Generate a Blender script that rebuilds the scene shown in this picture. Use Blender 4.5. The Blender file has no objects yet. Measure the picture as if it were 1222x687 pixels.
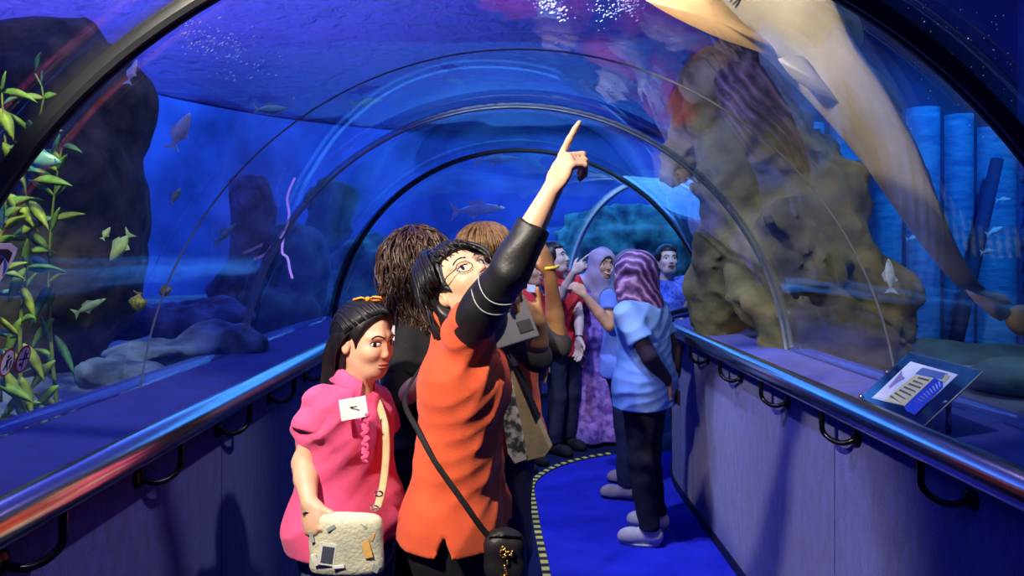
import bpy, bmesh, math, random
import numpy as np
from mathutils import Vector, Matrix

random.seed(7)
rng = np.random.default_rng(7)
scene = bpy.context.scene
COL = scene.collection

# ------------------------------------------------------------------ camera, world, lights, exposure
FPX, UC, VC, EYE = 800.0, 605.0, 303.0, 1.5      # focal length and principal point in pixels of the 1222x687 frame
cam_d = bpy.data.cameras.new('camera'); cam = bpy.data.objects.new('camera', cam_d); COL.objects.link(cam)
cam_d.sensor_width = 36.0; cam_d.lens = FPX / 1222.0 * 36.0
cam_d.shift_x = (611.0 - UC) / 1222.0; cam_d.shift_y = -(343.5 - VC) / 1222.0
cam_d.clip_start = 0.02
cam.location = (0, 0, EYE); cam.rotation_euler = (math.pi / 2, 0, 0)
scene.camera = cam

world = bpy.data.worlds.new('world'); scene.world = world; world.use_nodes = True
world.node_tree.nodes['Background'].inputs[0].default_value = (0.03, 0.06, 0.35, 1)
world.node_tree.nodes['Background'].inputs[1].default_value = 0.10

def lamp(name, kind, loc, target, energy, color, size=0.2, size_y=None, cone=60, blend=0.6):
    d = bpy.data.lights.new(name, kind); d.energy = energy; d.color = color
    if kind == 'AREA':
        d.shape = 'RECTANGLE'; d.size = size; d.size_y = size_y or size
    else:
        d.shadow_soft_size = size
    if kind == 'SPOT':
        d.spot_size = math.radians(cone); d.spot_blend = blend
    o = bpy.data.objects.new(name, d); COL.objects.link(o); o.location = loc
    o.rotation_euler = (Vector(target) - Vector(loc)).to_track_quat('-Z', 'Y').to_euler()
    return o
WARM = (1.0, 0.84, 0.62); BLUE = (0.09, 0.20, 1.0); CYAN = (0.10, 0.45, 1.0); VIOLET = (0.36, 0.18, 1.0)
# underwater spotlights above the tunnel and added fill spots, shining in through the acrylic
lamp('key_spot', 'SPOT', (-1.0, 0.5, 2.62), (-0.12, 1.95, 1.2), 540, WARM, 0.05, cone=46, blend=0.45)
lamp('mid_fill', 'SPOT', (0.35, 1.2, 3.2), (0.06, 2.3, 1.15), 190, WARM, 0.05, cone=24, blend=0.6)  # added fill for the tablet holder and the beige bag
lamp('cross_spot', 'SPOT', (0.9, 1.0, 3.3), (-1.1, 1.55, 1.1), 190, (0.80, 0.74, 0.92), 0.04, cone=40)
lamp('cool_spot', 'SPOT', (-0.2, 2.9, 3.4), (0.7, 4.4, 0.8), 420, (0.60, 0.70, 1.0), 0.06, cone=66)
lamp('tunnel_end_spot', 'SPOT', (1.5, 4.6, 3.4), (1.0, 5.3, 0.8), 120, (0.5, 0.6, 1.0), 0.06, cone=90)
lamp('bend_fill', 'SPOT', (-0.4, 6.2, 3.3), (0.9, 7.2, 1.7), 260, (0.6, 0.85, 1.0), 0.06, cone=50)  # added to lighten the pale arch frame in the bend
lamp('wall_spot', 'SPOT', (-0.75, 2.75, 3.2), (1.08, 2.75, 0.42), 300, (0.56, 0.52, 1.0), 0.03, cone=30, blend=0.2)
# tank lighting rigs, with fills added for the panel, the ray and the glints
lamp('tank_rig_left', 'AREA', (-3.6, 3.4, 3.72), (-3.6, 3.4, 0), 100, (0.05, 0.12, 1.0), 3.6, 8.0)
lamp('tank_rig_far', 'AREA', (-0.5, 9.6, 3.72), (-0.5, 9.6, 0), 600, (0.06, 0.32, 1.0), 9.0, 5.0)
lamp('tank_rig_right', 'AREA', (2.7, 2.2, 3.72), (2.7, 2.2, 0), 26, CYAN, 1.8, 4.0)
lamp('plant_lamp', 'SPOT', (-1.3, 1.3, 3.4), (-1.9, 2.5, 1.4), 400, (0.90, 1.0, 0.35), 0.1, cone=32)
lamp('rock_lamp', 'SPOT', (1.5, 2.4, 3.4), (1.95, 3.6, 1.0), 90, (1.0, 0.92, 0.6), 0.1, cone=50)
lamp('backdrop_lamp', 'SPOT', (2.9, 3.2, 3.3), (2.9, 4.9, 1.4), 230, (0.03, 0.40, 1.0), 0.1, cone=80)
lamp('panel_fill', 'SPOT', (0.35, 1.15, 3.1), (1.14, 1.87, 1.13), 85, (0.95, 0.95, 1.0), 0.03, cone=13, blend=0.5)  # unseen spot added to brighten the printed panel
lamp('ray_fill', 'SPOT', (-0.25, 1.5, 2.75), (1.0, 2.06, 2.08), 200, WARM, 0.05, cone=48)  # unseen spot added to light the ray from the left
lamp('glint_fill_left', 'POINT', (-1.5, 2.9, 2.9), (0, 0, 0), 12, (0.7, 0.75, 1.0), 0.1)  # point light added to brighten the left glint specks
lamp('glint_fill_top', 'POINT', (0.45, 3.3, 3.1), (0, 0, 0), 14, (0.75, 0.55, 1.0), 0.1)  # point light added for the glint specks at the top
lamp('surface_lamp', 'AREA', (-4.0, 3.5, 6.0), (-4.0, 3.5, 0), 420, (0.30, 0.24, 1.0), 7.0, 7.0)

vs = scene.view_settings
vs.view_transform = 'Standard'; vs.look = 'None'; vs.gamma = 1.0; vs.use_curve_mapping = False
vs.exposure = 0.0
scene.cycles.use_denoising = True
scene.cycles.transparent_max_bounces = 16
scene.cycles.max_bounces = 8

# ------------------------------------------------------------------ helpers
def P(u, v, d):
    """world point that lies d metres in front of the lens at frame position u, v"""
    return np.array([(u - UC) / FPX * d, d, EYE - (v - VC) / FPX * d])
def nrm(v):
    v = np.asarray(v, float); return v / (np.linalg.norm(v) + 1e-12)

MATS = {}
def mat(name, color, rough=0.6, metal=0.0, color2=None, nscale=8.0, bump=0.0, bscale=60.0, spec=0.4, coat=0.0, sheen=0.0, stretch=None, sss=0.0, emit=None, estr=0.0, detail=4.0, lo=0.35, hi=0.65):
    if name in MATS: return MATS[name]
    m = bpy.data.materials.new(name); m.use_nodes = True; nt = m.node_tree; N = nt.nodes; L = nt.links
    b = N['Principled BSDF']
    b.inputs['Roughness'].default_value = rough; b.inputs['Metallic'].default_value = metal
    b.inputs['Specular IOR Level'].default_value = spec; b.inputs['Coat Weight'].default_value = coat
    b.inputs['Sheen Weight'].default_value = sheen
    if sss: b.inputs['Subsurface Weight'].default_value = sss; b.inputs['Subsurface Radius'].default_value = (0.02, 0.008, 0.004)
    if emit: b.inputs['Emission Color'].default_value = (*emit, 1); b.inputs['Emission Strength'].default_value = estr
    tc = N.new('ShaderNodeTexCoord'); mp = N.new('ShaderNodeMapping'); L.new(tc.outputs['Object'], mp.inputs[0])
    if stretch: mp.inputs['Scale'].default_value = stretch
    c2 = color2 or tuple(min(1, c * 0.8) for c in color)
    nz = N.new('ShaderNodeTexNoise'); nz.inputs['Scale'].default_value = nscale; nz.inputs['Detail'].default_value = detail
    L.new(mp.outputs[0], nz.inputs['Vector'])
    rp = N.new('ShaderNodeValToRGB'); rp.color_ramp.elements[0].position = lo; rp.color_ramp.elements[1].position = hi
    rp.color_ramp.elements[0].color = (*c2, 1); rp.color_ramp.elements[1].color = (*color, 1)
    L.new(nz.outputs['Fac'], rp.inputs[0]); L.new(rp.outputs[0], b.inputs['Base Color'])
    if bump:
        n2 = N.new('ShaderNodeTexNoise'); n2.inputs['Scale'].default_value = bscale; n2.inputs['Detail'].default_value = 5
        L.new(mp.outputs[0], n2.inputs['Vector'])
        bp = N.new('ShaderNodeBump'); bp.inputs['Strength'].default_value = bump; bp.inputs['Distance'].default_value = 0.01
        L.new(n2.outputs['Fac'], bp.inputs['Height']); L.new(bp.outputs[0], b.inputs['Normal'])
    MATS[name] = m
    return m

def tag(o, label=None, cat=None, group=None, kind=None):
    if label: o['label'] = label
    if cat: o['category'] = cat
    if group: o['group'] = group
    if kind: o['kind'] = kind
    return o
def root(name, loc, label=None, cat=None, group=None, kind=None):
    o = bpy.data.objects.new(name, None); COL.objects.link(o); o.location = tuple(float(c) for c in loc); o.empty_display_size = 0.1
    return tag(o, label, cat, group, kind)
def origin_of(p):
    v = np.zeros(3)
    while p is not None:
        v += np.array(p.location); p = p.parent
    return v
def mesh_obj(name, verts, faces, m, parent=None, smooth=True, base=None):
    """verts in world space; the object's origin sits on its parent's origin (or on base)"""
    verts = np.asarray(verts, np.float32).reshape(-1, 3)
    off = origin_of(parent) if parent is not None else np.zeros(3)
    if base is not None: off = off + (np.asarray(base, float) - off)
    me = bpy.data.meshes.new(name)
    v = verts - off.astype(np.float32)
    if isinstance(faces, np.ndarray):
        n = len(faces); k = faces.shape[1]
        me.vertices.add(len(v)); me.vertices.foreach_set('co', v.ravel())
        me.loops.add(n * k); me.loops.foreach_set('vertex_index', faces.astype(np.int32).ravel())
        me.polygons.add(n); me.polygons.foreach_set('loop_start', np.arange(0, n * k, k, dtype=np.int32))
        me.update(calc_edges=True)
    else:
        me.from_pydata([tuple(map(float, p)) for p in v], [], faces); me.update()
    me.polygons.foreach_set('use_smooth', np.full(len(me.polygons), smooth, dtype=bool))
    if isinstance(m, (list, tuple)):
        for x in m: me.materials.append(x)
    else: me.materials.append(m)
    o = bpy.data.objects.new(name, me); COL.objects.link(o)
    if parent is not None:
        o.parent = parent
        if base is not None: o.location = tuple(np.asarray(base, float) - origin_of(parent))
    elif base is not None: o.location = tuple(map(float, base))
    return o

class MB:
    """collects shapes of ONE part"""
    def __init__(s): s.v = []; s.f = []
    def add(s, v, f):
        o = len(s.v); s.v += [np.asarray(p, float) for p in v]; s.f += [tuple(i + o for i in q) for q in f]; return s
    def box(s, c, size, R=None):
        c = np.asarray(c, float); h = np.asarray(size, float) / 2; R = np.eye(3) if R is None else np.asarray(R)
        v = [c + R.T @ (h * np.array(k)) for k in ((-1,-1,-1),(1,-1,-1),(1,1,-1),(-1,1,-1),(-1,-1,1),(1,-1,1),(1,1,1),(-1,1,1))]
        return s.add(v, [(3,2,1,0),(4,5,6,7),(0,1,5,4),(1,2,6,5),(2,3,7,6),(3,0,4,7)])
    def rbox(s, c, size, bev, R=None):
        """box with chamfered edges"""
        bm = bmesh.new(); bmesh.ops.create_cube(bm, size=1.0)
        for v in bm.verts: v.co = Vector((v.co.x * size[0], v.co.y * size[1], v.co.z * size[2]))
        bmesh.ops.bevel(bm, geom=list(bm.edges), offset=bev, segments=2, profile=0.6, affect='EDGES')
        R = np.eye(3) if R is None else np.asarray(R); c = np.asarray(c, float)
        bm.verts.index_update()
        v = [c + R.T @ np.array(q.co) for q in bm.verts]; f = [tuple(x.index for x in q.verts) for q in bm.faces]
        bm.free(); return s.add(v, f)
    def tube(s, pts, r, n=10, closed=False, flat=1.0, up=None):
        pts = [np.asarray(p, float) for p in pts]; m = len(pts)
        rs = [r] * m if np.isscalar(r) else list(r)
        v = []; prev = None
        for i, p in enumerate(pts):
            a = pts[(i - 1) % m] if (closed or i > 0) else p; b = pts[(i + 1) % m] if (closed or i < m - 1) else p
            t = nrm(b - a)
            if prev is None:
                g = np.array(up if up is not None else ((0, 0, 1) if abs(t[2]) < 0.9 else (1, 0, 0)), float)
            else: g = prev
            x = nrm(g - t * np.dot(g, t)); y = np.cross(t, x); prev = x
            for k in range(n):
                an = 2 * math.pi * k / n
                v.append(p + rs[i] * (math.cos(an) * x * flat + math.sin(an) * y))
        f = []
        for i in range(m if closed else m - 1):
            for k in range(n):
                a = i * n + k; b = i * n + (k + 1) % n; c = ((i + 1) % m) * n + (k + 1) % n; d = ((i + 1) % m) * n + k
                f.append((a, b, c, d))
        if not closed:
            f.append(tuple(range(n - 1, -1, -1))); f.append(tuple(range((m - 1) * n, m * n)))
        return s.add(v, f)
    def ell(s, c, r, R=None, nu=12, nv=8):
        c = np.asarray(c, float); R = np.eye(3) if R is None else np.asarray(R); r = np.asarray(r, float) * np.ones(3)
        v = [c + R.T @ (r * np.array([0, 0, 1.0]))]; f = []
        for j in range(1, nv):
            th = math.pi * j / nv
            for i in range(nu):
                ph = 2 * math.pi * i / nu
                v.append(c + R.T @ (r * np.array([math.sin(th) * math.cos(ph), math.sin(th) * math.sin(ph), math.cos(th)])))
        v.append(c + R.T @ (r * np.array([0, 0, -1.0])))
        for i in range(nu): f.append((0, 1 + i, 1 + (i + 1) % nu))
        for j in range(nv - 2):
            for i in range(nu):
                a = 1 + j * nu + i; b = 1 + j * nu + (i + 1) % nu
                f.append((a, a + nu, b + nu, b))
        e = len(v) - 1; q = 1 + (nv - 2) * nu
        for i in range(nu): f.append((e, q + (i + 1) % nu, q + i))
        return s.add(v, f)
    def build(s, name, m, parent=None, smooth=True, base=None):
        return mesh_obj(name, s.v, s.f, m, parent, smooth, base)

# ------------------------------------------------------------------ distance fields -> one continuous surface
def smin(a, b, k):
    if k <= 0: return np.minimum(a, b)
    h = np.maximum(k - np.abs(a - b), 0) / k
    return np.minimum(a, b) - h * h * (k * 0.25)
def smax(a, b, k): return -smin(-a, -b, k)

class SDF:
    def __init__(s, lo, hi, h):
        lo = np.asarray(lo, float) - 3 * h; hi = np.asarray(hi, float) + 3 * h
        s.h = h; s.lo = lo; s.n = np.ceil((hi - lo) / h).astype(int) + 1
        s.ax = [(lo[i] + h * np.arange(s.n[i])).astype(np.float32) for i in range(3)]
        s.D = np.full(tuple(s.n), 0.5, np.float32)
    def sub(s, lo, hi):
        i0 = np.clip(np.floor((np.asarray(lo) - s.lo) / s.h).astype(int), 0, s.n)
        i1 = np.clip(np.ceil((np.asarray(hi) - s.lo) / s.h).astype(int) + 1, 0, s.n)
        sl = tuple(slice(int(a), int(b)) for a, b in zip(i0, i1))
        return sl, s.ax[0][sl[0]][:, None, None], s.ax[1][sl[1]][None, :, None], s.ax[2][sl[2]][None, None, :]
    def add(s, lo, hi, fn, k=0.0, op='u'):
        pad = k + 3 * s.h
        sl, X, Y, Z = s.sub(np.asarray(lo) - pad, np.asarray(hi) + pad)
        d = s.D[sl]
        if d.size == 0: return
        e = np.broadcast_to(fn(X, Y, Z), d.shape)
        s.D[sl] = smin(d, e, k) if op == 'u' else smax(d, -e, k)
    def cap(s, a, b, ra, rb=None, k=0.0, op='u', flat=None, f=1.0, cut=(False, False)):
        """tapered capsule; flat: axis across which it is thinned to the factor f; cut: flat ends"""
        a = np.asarray(a, float); b = np.asarray(b, float); rb = ra if rb is None else rb
        ab = b - a; L2 = float(ab @ ab) + 1e-9; L = math.sqrt(L2); rm = max(ra, rb)
        def fn(X, Y, Z):
            x = X - a[0]; y = Y - a[1]; z = Z - a[2]
            t0 = (x * ab[0] + y * ab[1] + z * ab[2]) / L2
            t = np.clip(t0, 0, 1)
            qx = x - t * ab[0]; qy = y - t * ab[1]; qz = z - t * ab[2]
            if flat is not None:
                c = (qx * flat[0] + qy * flat[1] + qz * flat[2]) * (1 / f - 1)
                qx = qx + c * flat[0]; qy = qy + c * flat[1]; qz = qz + c * flat[2]
            d = np.sqrt(qx * qx + qy * qy + qz * qz) - (ra + (rb - ra) * t)
            if flat is not None: d = d * (0.5 + 0.5 * f)
            if cut[0]: d = np.maximum(d, -t0 * L)
            if cut[1]: d = np.maximum(d, (t0 - 1) * L)
            return d
        s.add(np.minimum(a, b) - rm, np.maximum(a, b) + rm, fn, k, op)
    def ell(s, c, r, R=None, k=0.0, op='u'):
        """R rows: local axes"""
        c = np.asarray(c, float); r = np.asarray(r, float); R = np.eye(3) if R is None else np.asarray(R)
        def fn(X, Y, Z):
            x = X - c[0]; y = Y - c[1]; z = Z - c[2]
            k0 = 0; k1 = 0
            for i in range(3):
                q = (x * R[i][0] + y * R[i][1] + z * R[i][2]) / r[i]
                k0 = k0 + q * q; k1 = k1 + (q / r[i]) ** 2
            k0 = np.sqrt(k0); return k0 * (k0 - 1) / (np.sqrt(k1) + 1e-9)
        rm = r.max(); s.add(c - rm, c + rm, fn, k, op)
    def local(s, c, R, rad, fn, k=0.0, op='u', scale=1.0):
        """fn(x, y, z) in a rotated frame (rows of R) about c"""
        c = np.asarray(c, float); R = np.asarray(R)
        def g(X, Y, Z):
            x = X - c[0]; y = Y - c[1]; z = Z - c[2]
            q = [(x * R[i][0] + y * R[i][1] + z * R[i][2]) / scale for i in range(3)]
            return fn(*q) * scale
        s.add(c - rad, c + rad, g, k, op)
    def warp(s, fn):
        s.D += fn(s.ax[0][:, None, None], s.ax[1][None, :, None], s.ax[2][None, None, :]).astype(np.float32)
    def clip(s, p, n, k=0.0):
        """keep the side that n points away from"""
        n = nrm(n); d = (s.ax[0][:, None, None] - p[0]) * n[0] + (s.ax[1][None, :, None] - p[1]) * n[1] + (s.ax[2][None, None, :] - p[2]) * n[2]
        s.D = smax(s.D, d.astype(np.float32), k)
    def surface(s):
        D = s.D; S = D < 0
        c = S.astype(np.int8)
        t = c[:-1] + c[1:]; t = t[:, :-1] + t[:, 1:]; t = t[:, :, :-1] + t[:, :, 1:]
        idx = np.argwhere((t > 0) & (t < 8))
        if len(idx) == 0: return np.zeros((0, 3)), np.zeros((0, 4), int)
        I, J, K = idx.T
        cor = {(a, b, e): D[I + a, J + b, K + e] for a in (0, 1) for b in (0, 1) for e in (0, 1)}
        acc = np.zeros((len(idx), 3)); cnt = np.zeros(len(idx))
        for p in cor:
            for ax in range(3):
                if p[ax] == 0:
                    q = list(p); q[ax] = 1; q = tuple(q)
                    d0 = cor[p]; d1 = cor[q]; m = (d0 < 0) != (d1 < 0)
                    tt = np.where(m, d0 / np.where(m, d0 - d1, 1), 0)
                    for k in range(3):
                        acc[:, k] += np.where(m, (tt if k == ax else p[k]), 0)
                    cnt += m
        v = s.lo + s.h * (idx + acc / cnt[:, None])
        mp = np.full(tuple(np.array(D.shape) - 1), -1, np.int32); mp[I, J, K] = np.arange(len(idx))
        F = []
        for ax in range(3):
            o1, o2 = [(1, 2), (2, 0), (0, 1)][ax]
            sl0 = [slice(1, -1)] * 3; sl1 = [slice(1, -1)] * 3
            sl0[ax] = slice(0, -1); sl1[ax] = slice(1, None)
            A = S[tuple(sl0)]; B = S[tuple(sl1)]
            e = np.argwhere(A != B)
            if len(e) == 0: continue
            fl = A[e[:, 0], e[:, 1], e[:, 2]]
            g = e.copy()
            for k in range(3):
                if k != ax: g[:, k] += 1
            def cell(d1, d2):
                h = g.copy(); h[:, o1] -= d1; h[:, o2] -= d2
                return mp[h[:, 0], h[:, 1], h[:, 2]]
            q = np.stack([cell(1, 1), cell(0, 1), cell(0, 0), cell(1, 0)], 1)
            q[~fl] = q[~fl][:, ::-1]
            F.append(q)
        F = np.concatenate(F); F = F[(F >= 0).all(1)]
        return v, F
    def build(s, name, m, parent=None, base=None, relax=1):
        v, F = s.surface()
        for _ in range(relax):                       # light smoothing of the lattice
            acc = np.zeros_like(v); cnt = np.zeros(len(v))
            for a, b in ((0, 1), (1, 2), (2, 3), (3, 0)):
                np.add.at(acc, F[:, a], v[F[:, b]]); np.add.at(cnt, F[:, a], 1)
                np.add.at(acc, F[:, b], v[F[:, a]]); np.add.at(cnt, F[:, b], 1)
            v = v * 0.5 + 0.5 * acc / np.maximum(cnt, 1)[:, None]
        return mesh_obj(name, v, F, m, parent, True, base)

def fbm(X, Y, Z, sc, seed=0, octv=3):
    """cheap smooth pseudo-noise from rotated sine waves"""
    r = np.random.default_rng(seed); out = 0
    for o in range(octv):
        for _ in range(3):
            d = r.normal(size=3); d = d / np.linalg.norm(d) * sc * 2 ** o * r.uniform(0.7, 1.3); ph = r.uniform(0, 6.28)
            e = r.normal(size=3); e = e / np.linalg.norm(e) * sc * 2 ** o * 0.6
            out = out + np.sin(X * d[0] + Y * d[1] + Z * d[2] + ph + 1.3 * np.sin(X * e[0] + Y * e[1] + Z * e[2])) / (3 * 1.8 ** o)
    return out
# ------------------------------------------------------------------ materials of the place
M_carpet_wall = mat('carpet_wall', (0.042, 0.047, 0.27), 0.95, color2=(0.026, 0.030, 0.18), nscale=30, bump=0.5, bscale=350, spec=0.1, sheen=0.2, stretch=(1, 1, 0.35))
M_carpet_sill = mat('carpet_sill', (0.03, 0.045, 0.30), 0.95, color2=(0.02, 0.03, 0.22), nscale=14, bump=0.5, bscale=350, spec=0.1, sheen=0.2)
M_carpet_floor = mat('carpet_floor', (0.022, 0.03, 0.50), 0.95, color2=(0.015, 0.02, 0.40), nscale=6, bump=0.4, bscale=300, spec=0.1)
M_carpet_edge = mat('carpet_edge', (0.010, 0.016, 0.07), 0.95, color2=(0.006, 0.01, 0.05), nscale=6, bump=0.4, bscale=300, spec=0.1)
M_chrome = mat('chrome', (0.50, 0.47, 0.46), 0.2, 1.0, color2=(0.44, 0.42, 0.42), nscale=20)
M_dark_metal = mat('dark_metal', (0.02, 0.02, 0.022), 0.25, 0.8, nscale=20)
M_seal = mat('seal_dark', (0.012, 0.014, 0.016), 0.3, 0.0, nscale=20, spec=0.5)
M_seal_pale = mat('seal_pale', (0.40, 0.46, 0.42), 0.3, 0.3, nscale=20)
M_seal_white = mat('seal_white', (0.45, 0.62, 0.68), 0.4, 0.0, nscale=20)
M_skirting = mat('skirting', (0.008, 0.008, 0.015), 0.5, nscale=20)
M_sand = mat('sand', (0.16, 0.20, 0.26), 0.95, color2=(0.07, 0.10, 0.16), nscale=3, bump=0.8, bscale=20)
M_rock_dark = mat('rock_dark', (0.075, 0.06, 0.05), 0.9, color2=(0.012, 0.014, 0.016), nscale=9, bump=1.0, bscale=14)
M_rock_red = mat('rock_red', (0.22, 0.035, 0.045), 0.9, color2=(0.09, 0.02, 0.03), nscale=4, bump=1.0, bscale=14)
M_rock_olive = mat('rock_olive', (0.19, 0.16, 0.05), 0.9, color2=(0.035, 0.034, 0.018), nscale=4, bump=1.0, bscale=16, lo=0.3, hi=0.7)
M_rock_blue = mat('rock_blue', (0.11, 0.16, 0.34), 0.9, color2=(0.015, 0.025, 0.08), nscale=7, bump=1.0, bscale=22)
M_reef = mat('reef_green', (0.10, 0.30, 0.22), 0.9, color2=(0.02, 0.08, 0.08), nscale=5, bump=1.0, bscale=14)
M_tank = mat('tank_wall', (0.10, 0.14, 0.46), 0.9, color2=(0.03, 0.04, 0.18), nscale=1.1, bump=0.3, bscale=4)
M_column = mat('backdrop_column', (0.06, 0.28, 0.50), 0.8, color2=(0.02, 0.14, 0.36), nscale=6, bump=0.6, bscale=30, stretch=(1, 1, 4))
M_column_dark = mat('backdrop_gap', (0.012, 0.03, 0.10), 0.8, nscale=6)

def glass_material():
    m = bpy.data.materials.new('acrylic'); m.use_nodes = True; nt = m.node_tree; N = nt.nodes; L = nt.links
    N.remove(N['Principled BSDF']); out = N['Material Output']
    tr = N.new('ShaderNodeBsdfTransparent'); tr.inputs[0].default_value = (0.93, 0.95, 1.0, 1)
    gl = N.new('ShaderNodeBsdfGlossy'); gl.inputs['Roughness'].default_value = 0.015; gl.inputs[0].default_value = (1, 1, 1, 1)
    lw = N.new('ShaderNodeLayerWeight'); lw.inputs[0].default_value = 0.5
    pw = N.new('ShaderNodeMath'); pw.operation = 'POWER'; pw.inputs[1].default_value = 5.0; L.new(lw.outputs['Facing'], pw.inputs[0])
    fr = N.new('ShaderNodeMath'); fr.operation = 'MULTIPLY_ADD'; fr.inputs[1].default_value = 0.85; fr.inputs[2].default_value = 0.05; L.new(pw.outputs[0], fr.inputs[0])
    mx = N.new('ShaderNodeMixShader')
    tc = N.new('ShaderNodeTexCoord'); nz = N.new('ShaderNodeTexNoise'); nz.inputs['Scale'].default_value = 1.3; nz.inputs['Detail'].default_value = 1
    L.new(tc.outputs['Object'], nz.inputs['Vector'])
    bp = N.new('ShaderNodeBump'); bp.inputs['Strength'].default_value = 0.12; bp.inputs['Distance'].default_value = 0.03
    L.new(nz.outputs['Fac'], bp.inputs['Height']); L.new(bp.outputs[0], gl.inputs['Normal'])
    L.new(fr.outputs[0], mx.inputs[0]); L.new(tr.outputs[0], mx.inputs[1]); L.new(gl.outputs[0], mx.inputs[2])
    L.new(mx.outputs[0], out.inputs[0]); MATS['acrylic'] = m
    return m
M_acrylic = glass_material()
def clear_material():
    m = bpy.data.materials.new('clear_sheet'); m.use_nodes = True; nt = m.node_tree; N = nt.nodes; L = nt.links
    N.remove(N['Principled BSDF']); out = N['Material Output']
    tr = N.new('ShaderNodeBsdfTransparent'); tr.inputs[0].default_value = (0.20, 0.22, 0.28, 1)
    gl = N.new('ShaderNodeBsdfGlossy'); gl.inputs['Roughness'].default_value = 0.08
    lw = N.new('ShaderNodeLayerWeight'); lw.inputs[0].default_value = 0.5
    fr = N.new('ShaderNodeMath'); fr.operation = 'MULTIPLY_ADD'; fr.inputs[1].default_value = 0.3; fr.inputs[2].default_value = 0.03; L.new(lw.outputs['Facing'], fr.inputs[0]); mx = N.new('ShaderNodeMixShader')
    L.new(fr.outputs[0], mx.inputs[0]); L.new(tr.outputs[0], mx.inputs[1]); L.new(gl.outputs[0], mx.inputs[2]); L.new(mx.outputs[0], out.inputs[0])
    return m
M_clear = clear_material()
def water_material():
    m = bpy.data.materials.new('water_surface'); m.use_nodes = True; nt = m.node_tree; N = nt.nodes; L = nt.links
    N.remove(N['Principled BSDF']); out = N['Material Output']
    tl = N.new('ShaderNodeBsdfTranslucent'); tl.inputs[0].default_value = (0.40, 0.42, 0.95, 1)
    gl = N.new('ShaderNodeBsdfGlossy'); gl.inputs['Roughness'].default_value = 0.08; gl.inputs[0].default_value = (0.8, 0.85, 1, 1)
    tc = N.new('ShaderNodeTexCoord'); nz = N.new('ShaderNodeTexNoise'); nz.inputs['Scale'].default_value = 5; nz.inputs['Detail'].default_value = 3; nz.inputs['Distortion'].default_value = 0.6
    L.new(tc.outputs['Object'], nz.inputs['Vector'])
    bp = N.new('ShaderNodeBump'); bp.inputs['Strength'].default_value = 1.0; bp.inputs['Distance'].default_value = 0.12
    L.new(nz.outputs['Fac'], bp.inputs['Height']); L.new(bp.outputs[0], gl.inputs['Normal']); L.new(bp.outputs[0], tl.inputs['Normal'])
    mx = N.new('ShaderNodeMixShader'); mx.inputs[0].default_value = 0.55
    L.new(tl.outputs[0], mx.inputs[1]); L.new(gl.outputs[0], mx.inputs[2]); L.new(mx.outputs[0], out.inputs[0])
    return m
M_water = water_material()
def glow_material(name, col, s):
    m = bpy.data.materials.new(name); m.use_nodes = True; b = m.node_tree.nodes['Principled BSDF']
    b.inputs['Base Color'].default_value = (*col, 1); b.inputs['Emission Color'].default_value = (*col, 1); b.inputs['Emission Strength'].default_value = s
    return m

# ------------------------------------------------------------------ the tunnel: straight, then a bend to the right
X0, YB, RB = 0.04, 4.2, 2.6
def path(s):
    if s <= YB: return np.array([X0, s, 0.0]), np.array([1.0, 0, 0]), np.array([0, 1.0, 0])
    th = (s - YB) / RB
    return np.array([X0 + RB - RB * math.cos(th), YB + RB * math.sin(th), 0]), np.array([math.cos(th), -math.sin(th), 0]), np.array([math.sin(th), math.cos(th), 0])
def pt(s, q, z):
    p, r, t = path(s); return p + r * q + np.array([0, 0, z])
def srange(a, b, step=0.25):
    n = max(1, int(math.ceil((b - a) / step))); return [a + (b - a) * i / n for i in range(n + 1)]
def sweep(prof, ss, closed=True, ends=True):
    v = [pt(s, q, z) for s in ss for q, z in prof]; n = len(prof); f = []
    for i in range(len(ss) - 1):
        for k in range(n if closed else n - 1):
            a = i * n + k; b = i * n + (k + 1) % n
            f.append((a, b, b + n, a + n))
    if closed and ends:
        f.append(tuple(range(n - 1, -1, -1))); f.append(tuple(range((len(ss) - 1) * n, len(ss) * n)))
    return v, f
S0, S1 = -2.4, 8.6
RING_R, RING_Z = 1.30, 0.90

v, f = sweep([(-1.1, 0), (1.14, 0), (1.14, -0.1), (-1.1, -0.1)], srange(S0, S1))
floor = mesh_obj('floor', v, f, M_carpet_floor, smooth=False); tag(floor, 'bright blue carpet of the tunnel walkway', kind='structure')

# dark carpet lane on the left and the yellow and black dashed strip along its curved edge
strip_pts = [P(652, 687, 3.12)] + [P(u, v_, 1.5 * FPX / (v_ - VC)) for u, v_ in ((654, 700), (651, 680), (646, 655), (641, 630), (637, 605), (634, 585), (637, 575), (645, 567), (657, 560), (672, 554), (690, 549), (708, 545), (728, 542))]
strip_pts = [np.array([p[0], p[1], 0.004]) for p in strip_pts[1:]]
def resample(pts, step):
    pts = [np.asarray(p, float) for p in pts]
    fine = []
    for i in range(len(pts) - 1):
        p0 = pts[max(i - 1, 0)]; p1 = pts[i]; p2 = pts[i + 1]; p3 = pts[min(i + 2, len(pts) - 1)]
        for t in np.linspace(0, 1, 24, endpoint=False):
            fine.append(0.5 * ((2 * p1) + (p2 - p0) * t + (2 * p0 - 5 * p1 + 4 * p2 - p3) * t * t + (3 * p1 - p0 - 3 * p2 + p3) * t ** 3))
    fine.append(pts[-1]); fine = np.array(fine)
    L = np.concatenate([[0], np.cumsum(np.linalg.norm(np.diff(fine, axis=0), axis=1))])
    n = max(2, int(round(L[-1] / step))); T = np.linspace(0, L[-1], n + 1)
    return np.stack([np.interp(T, L, fine[:, k]) for k in range(3)], 1)
sp = resample(strip_pts, 0.035)
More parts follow.
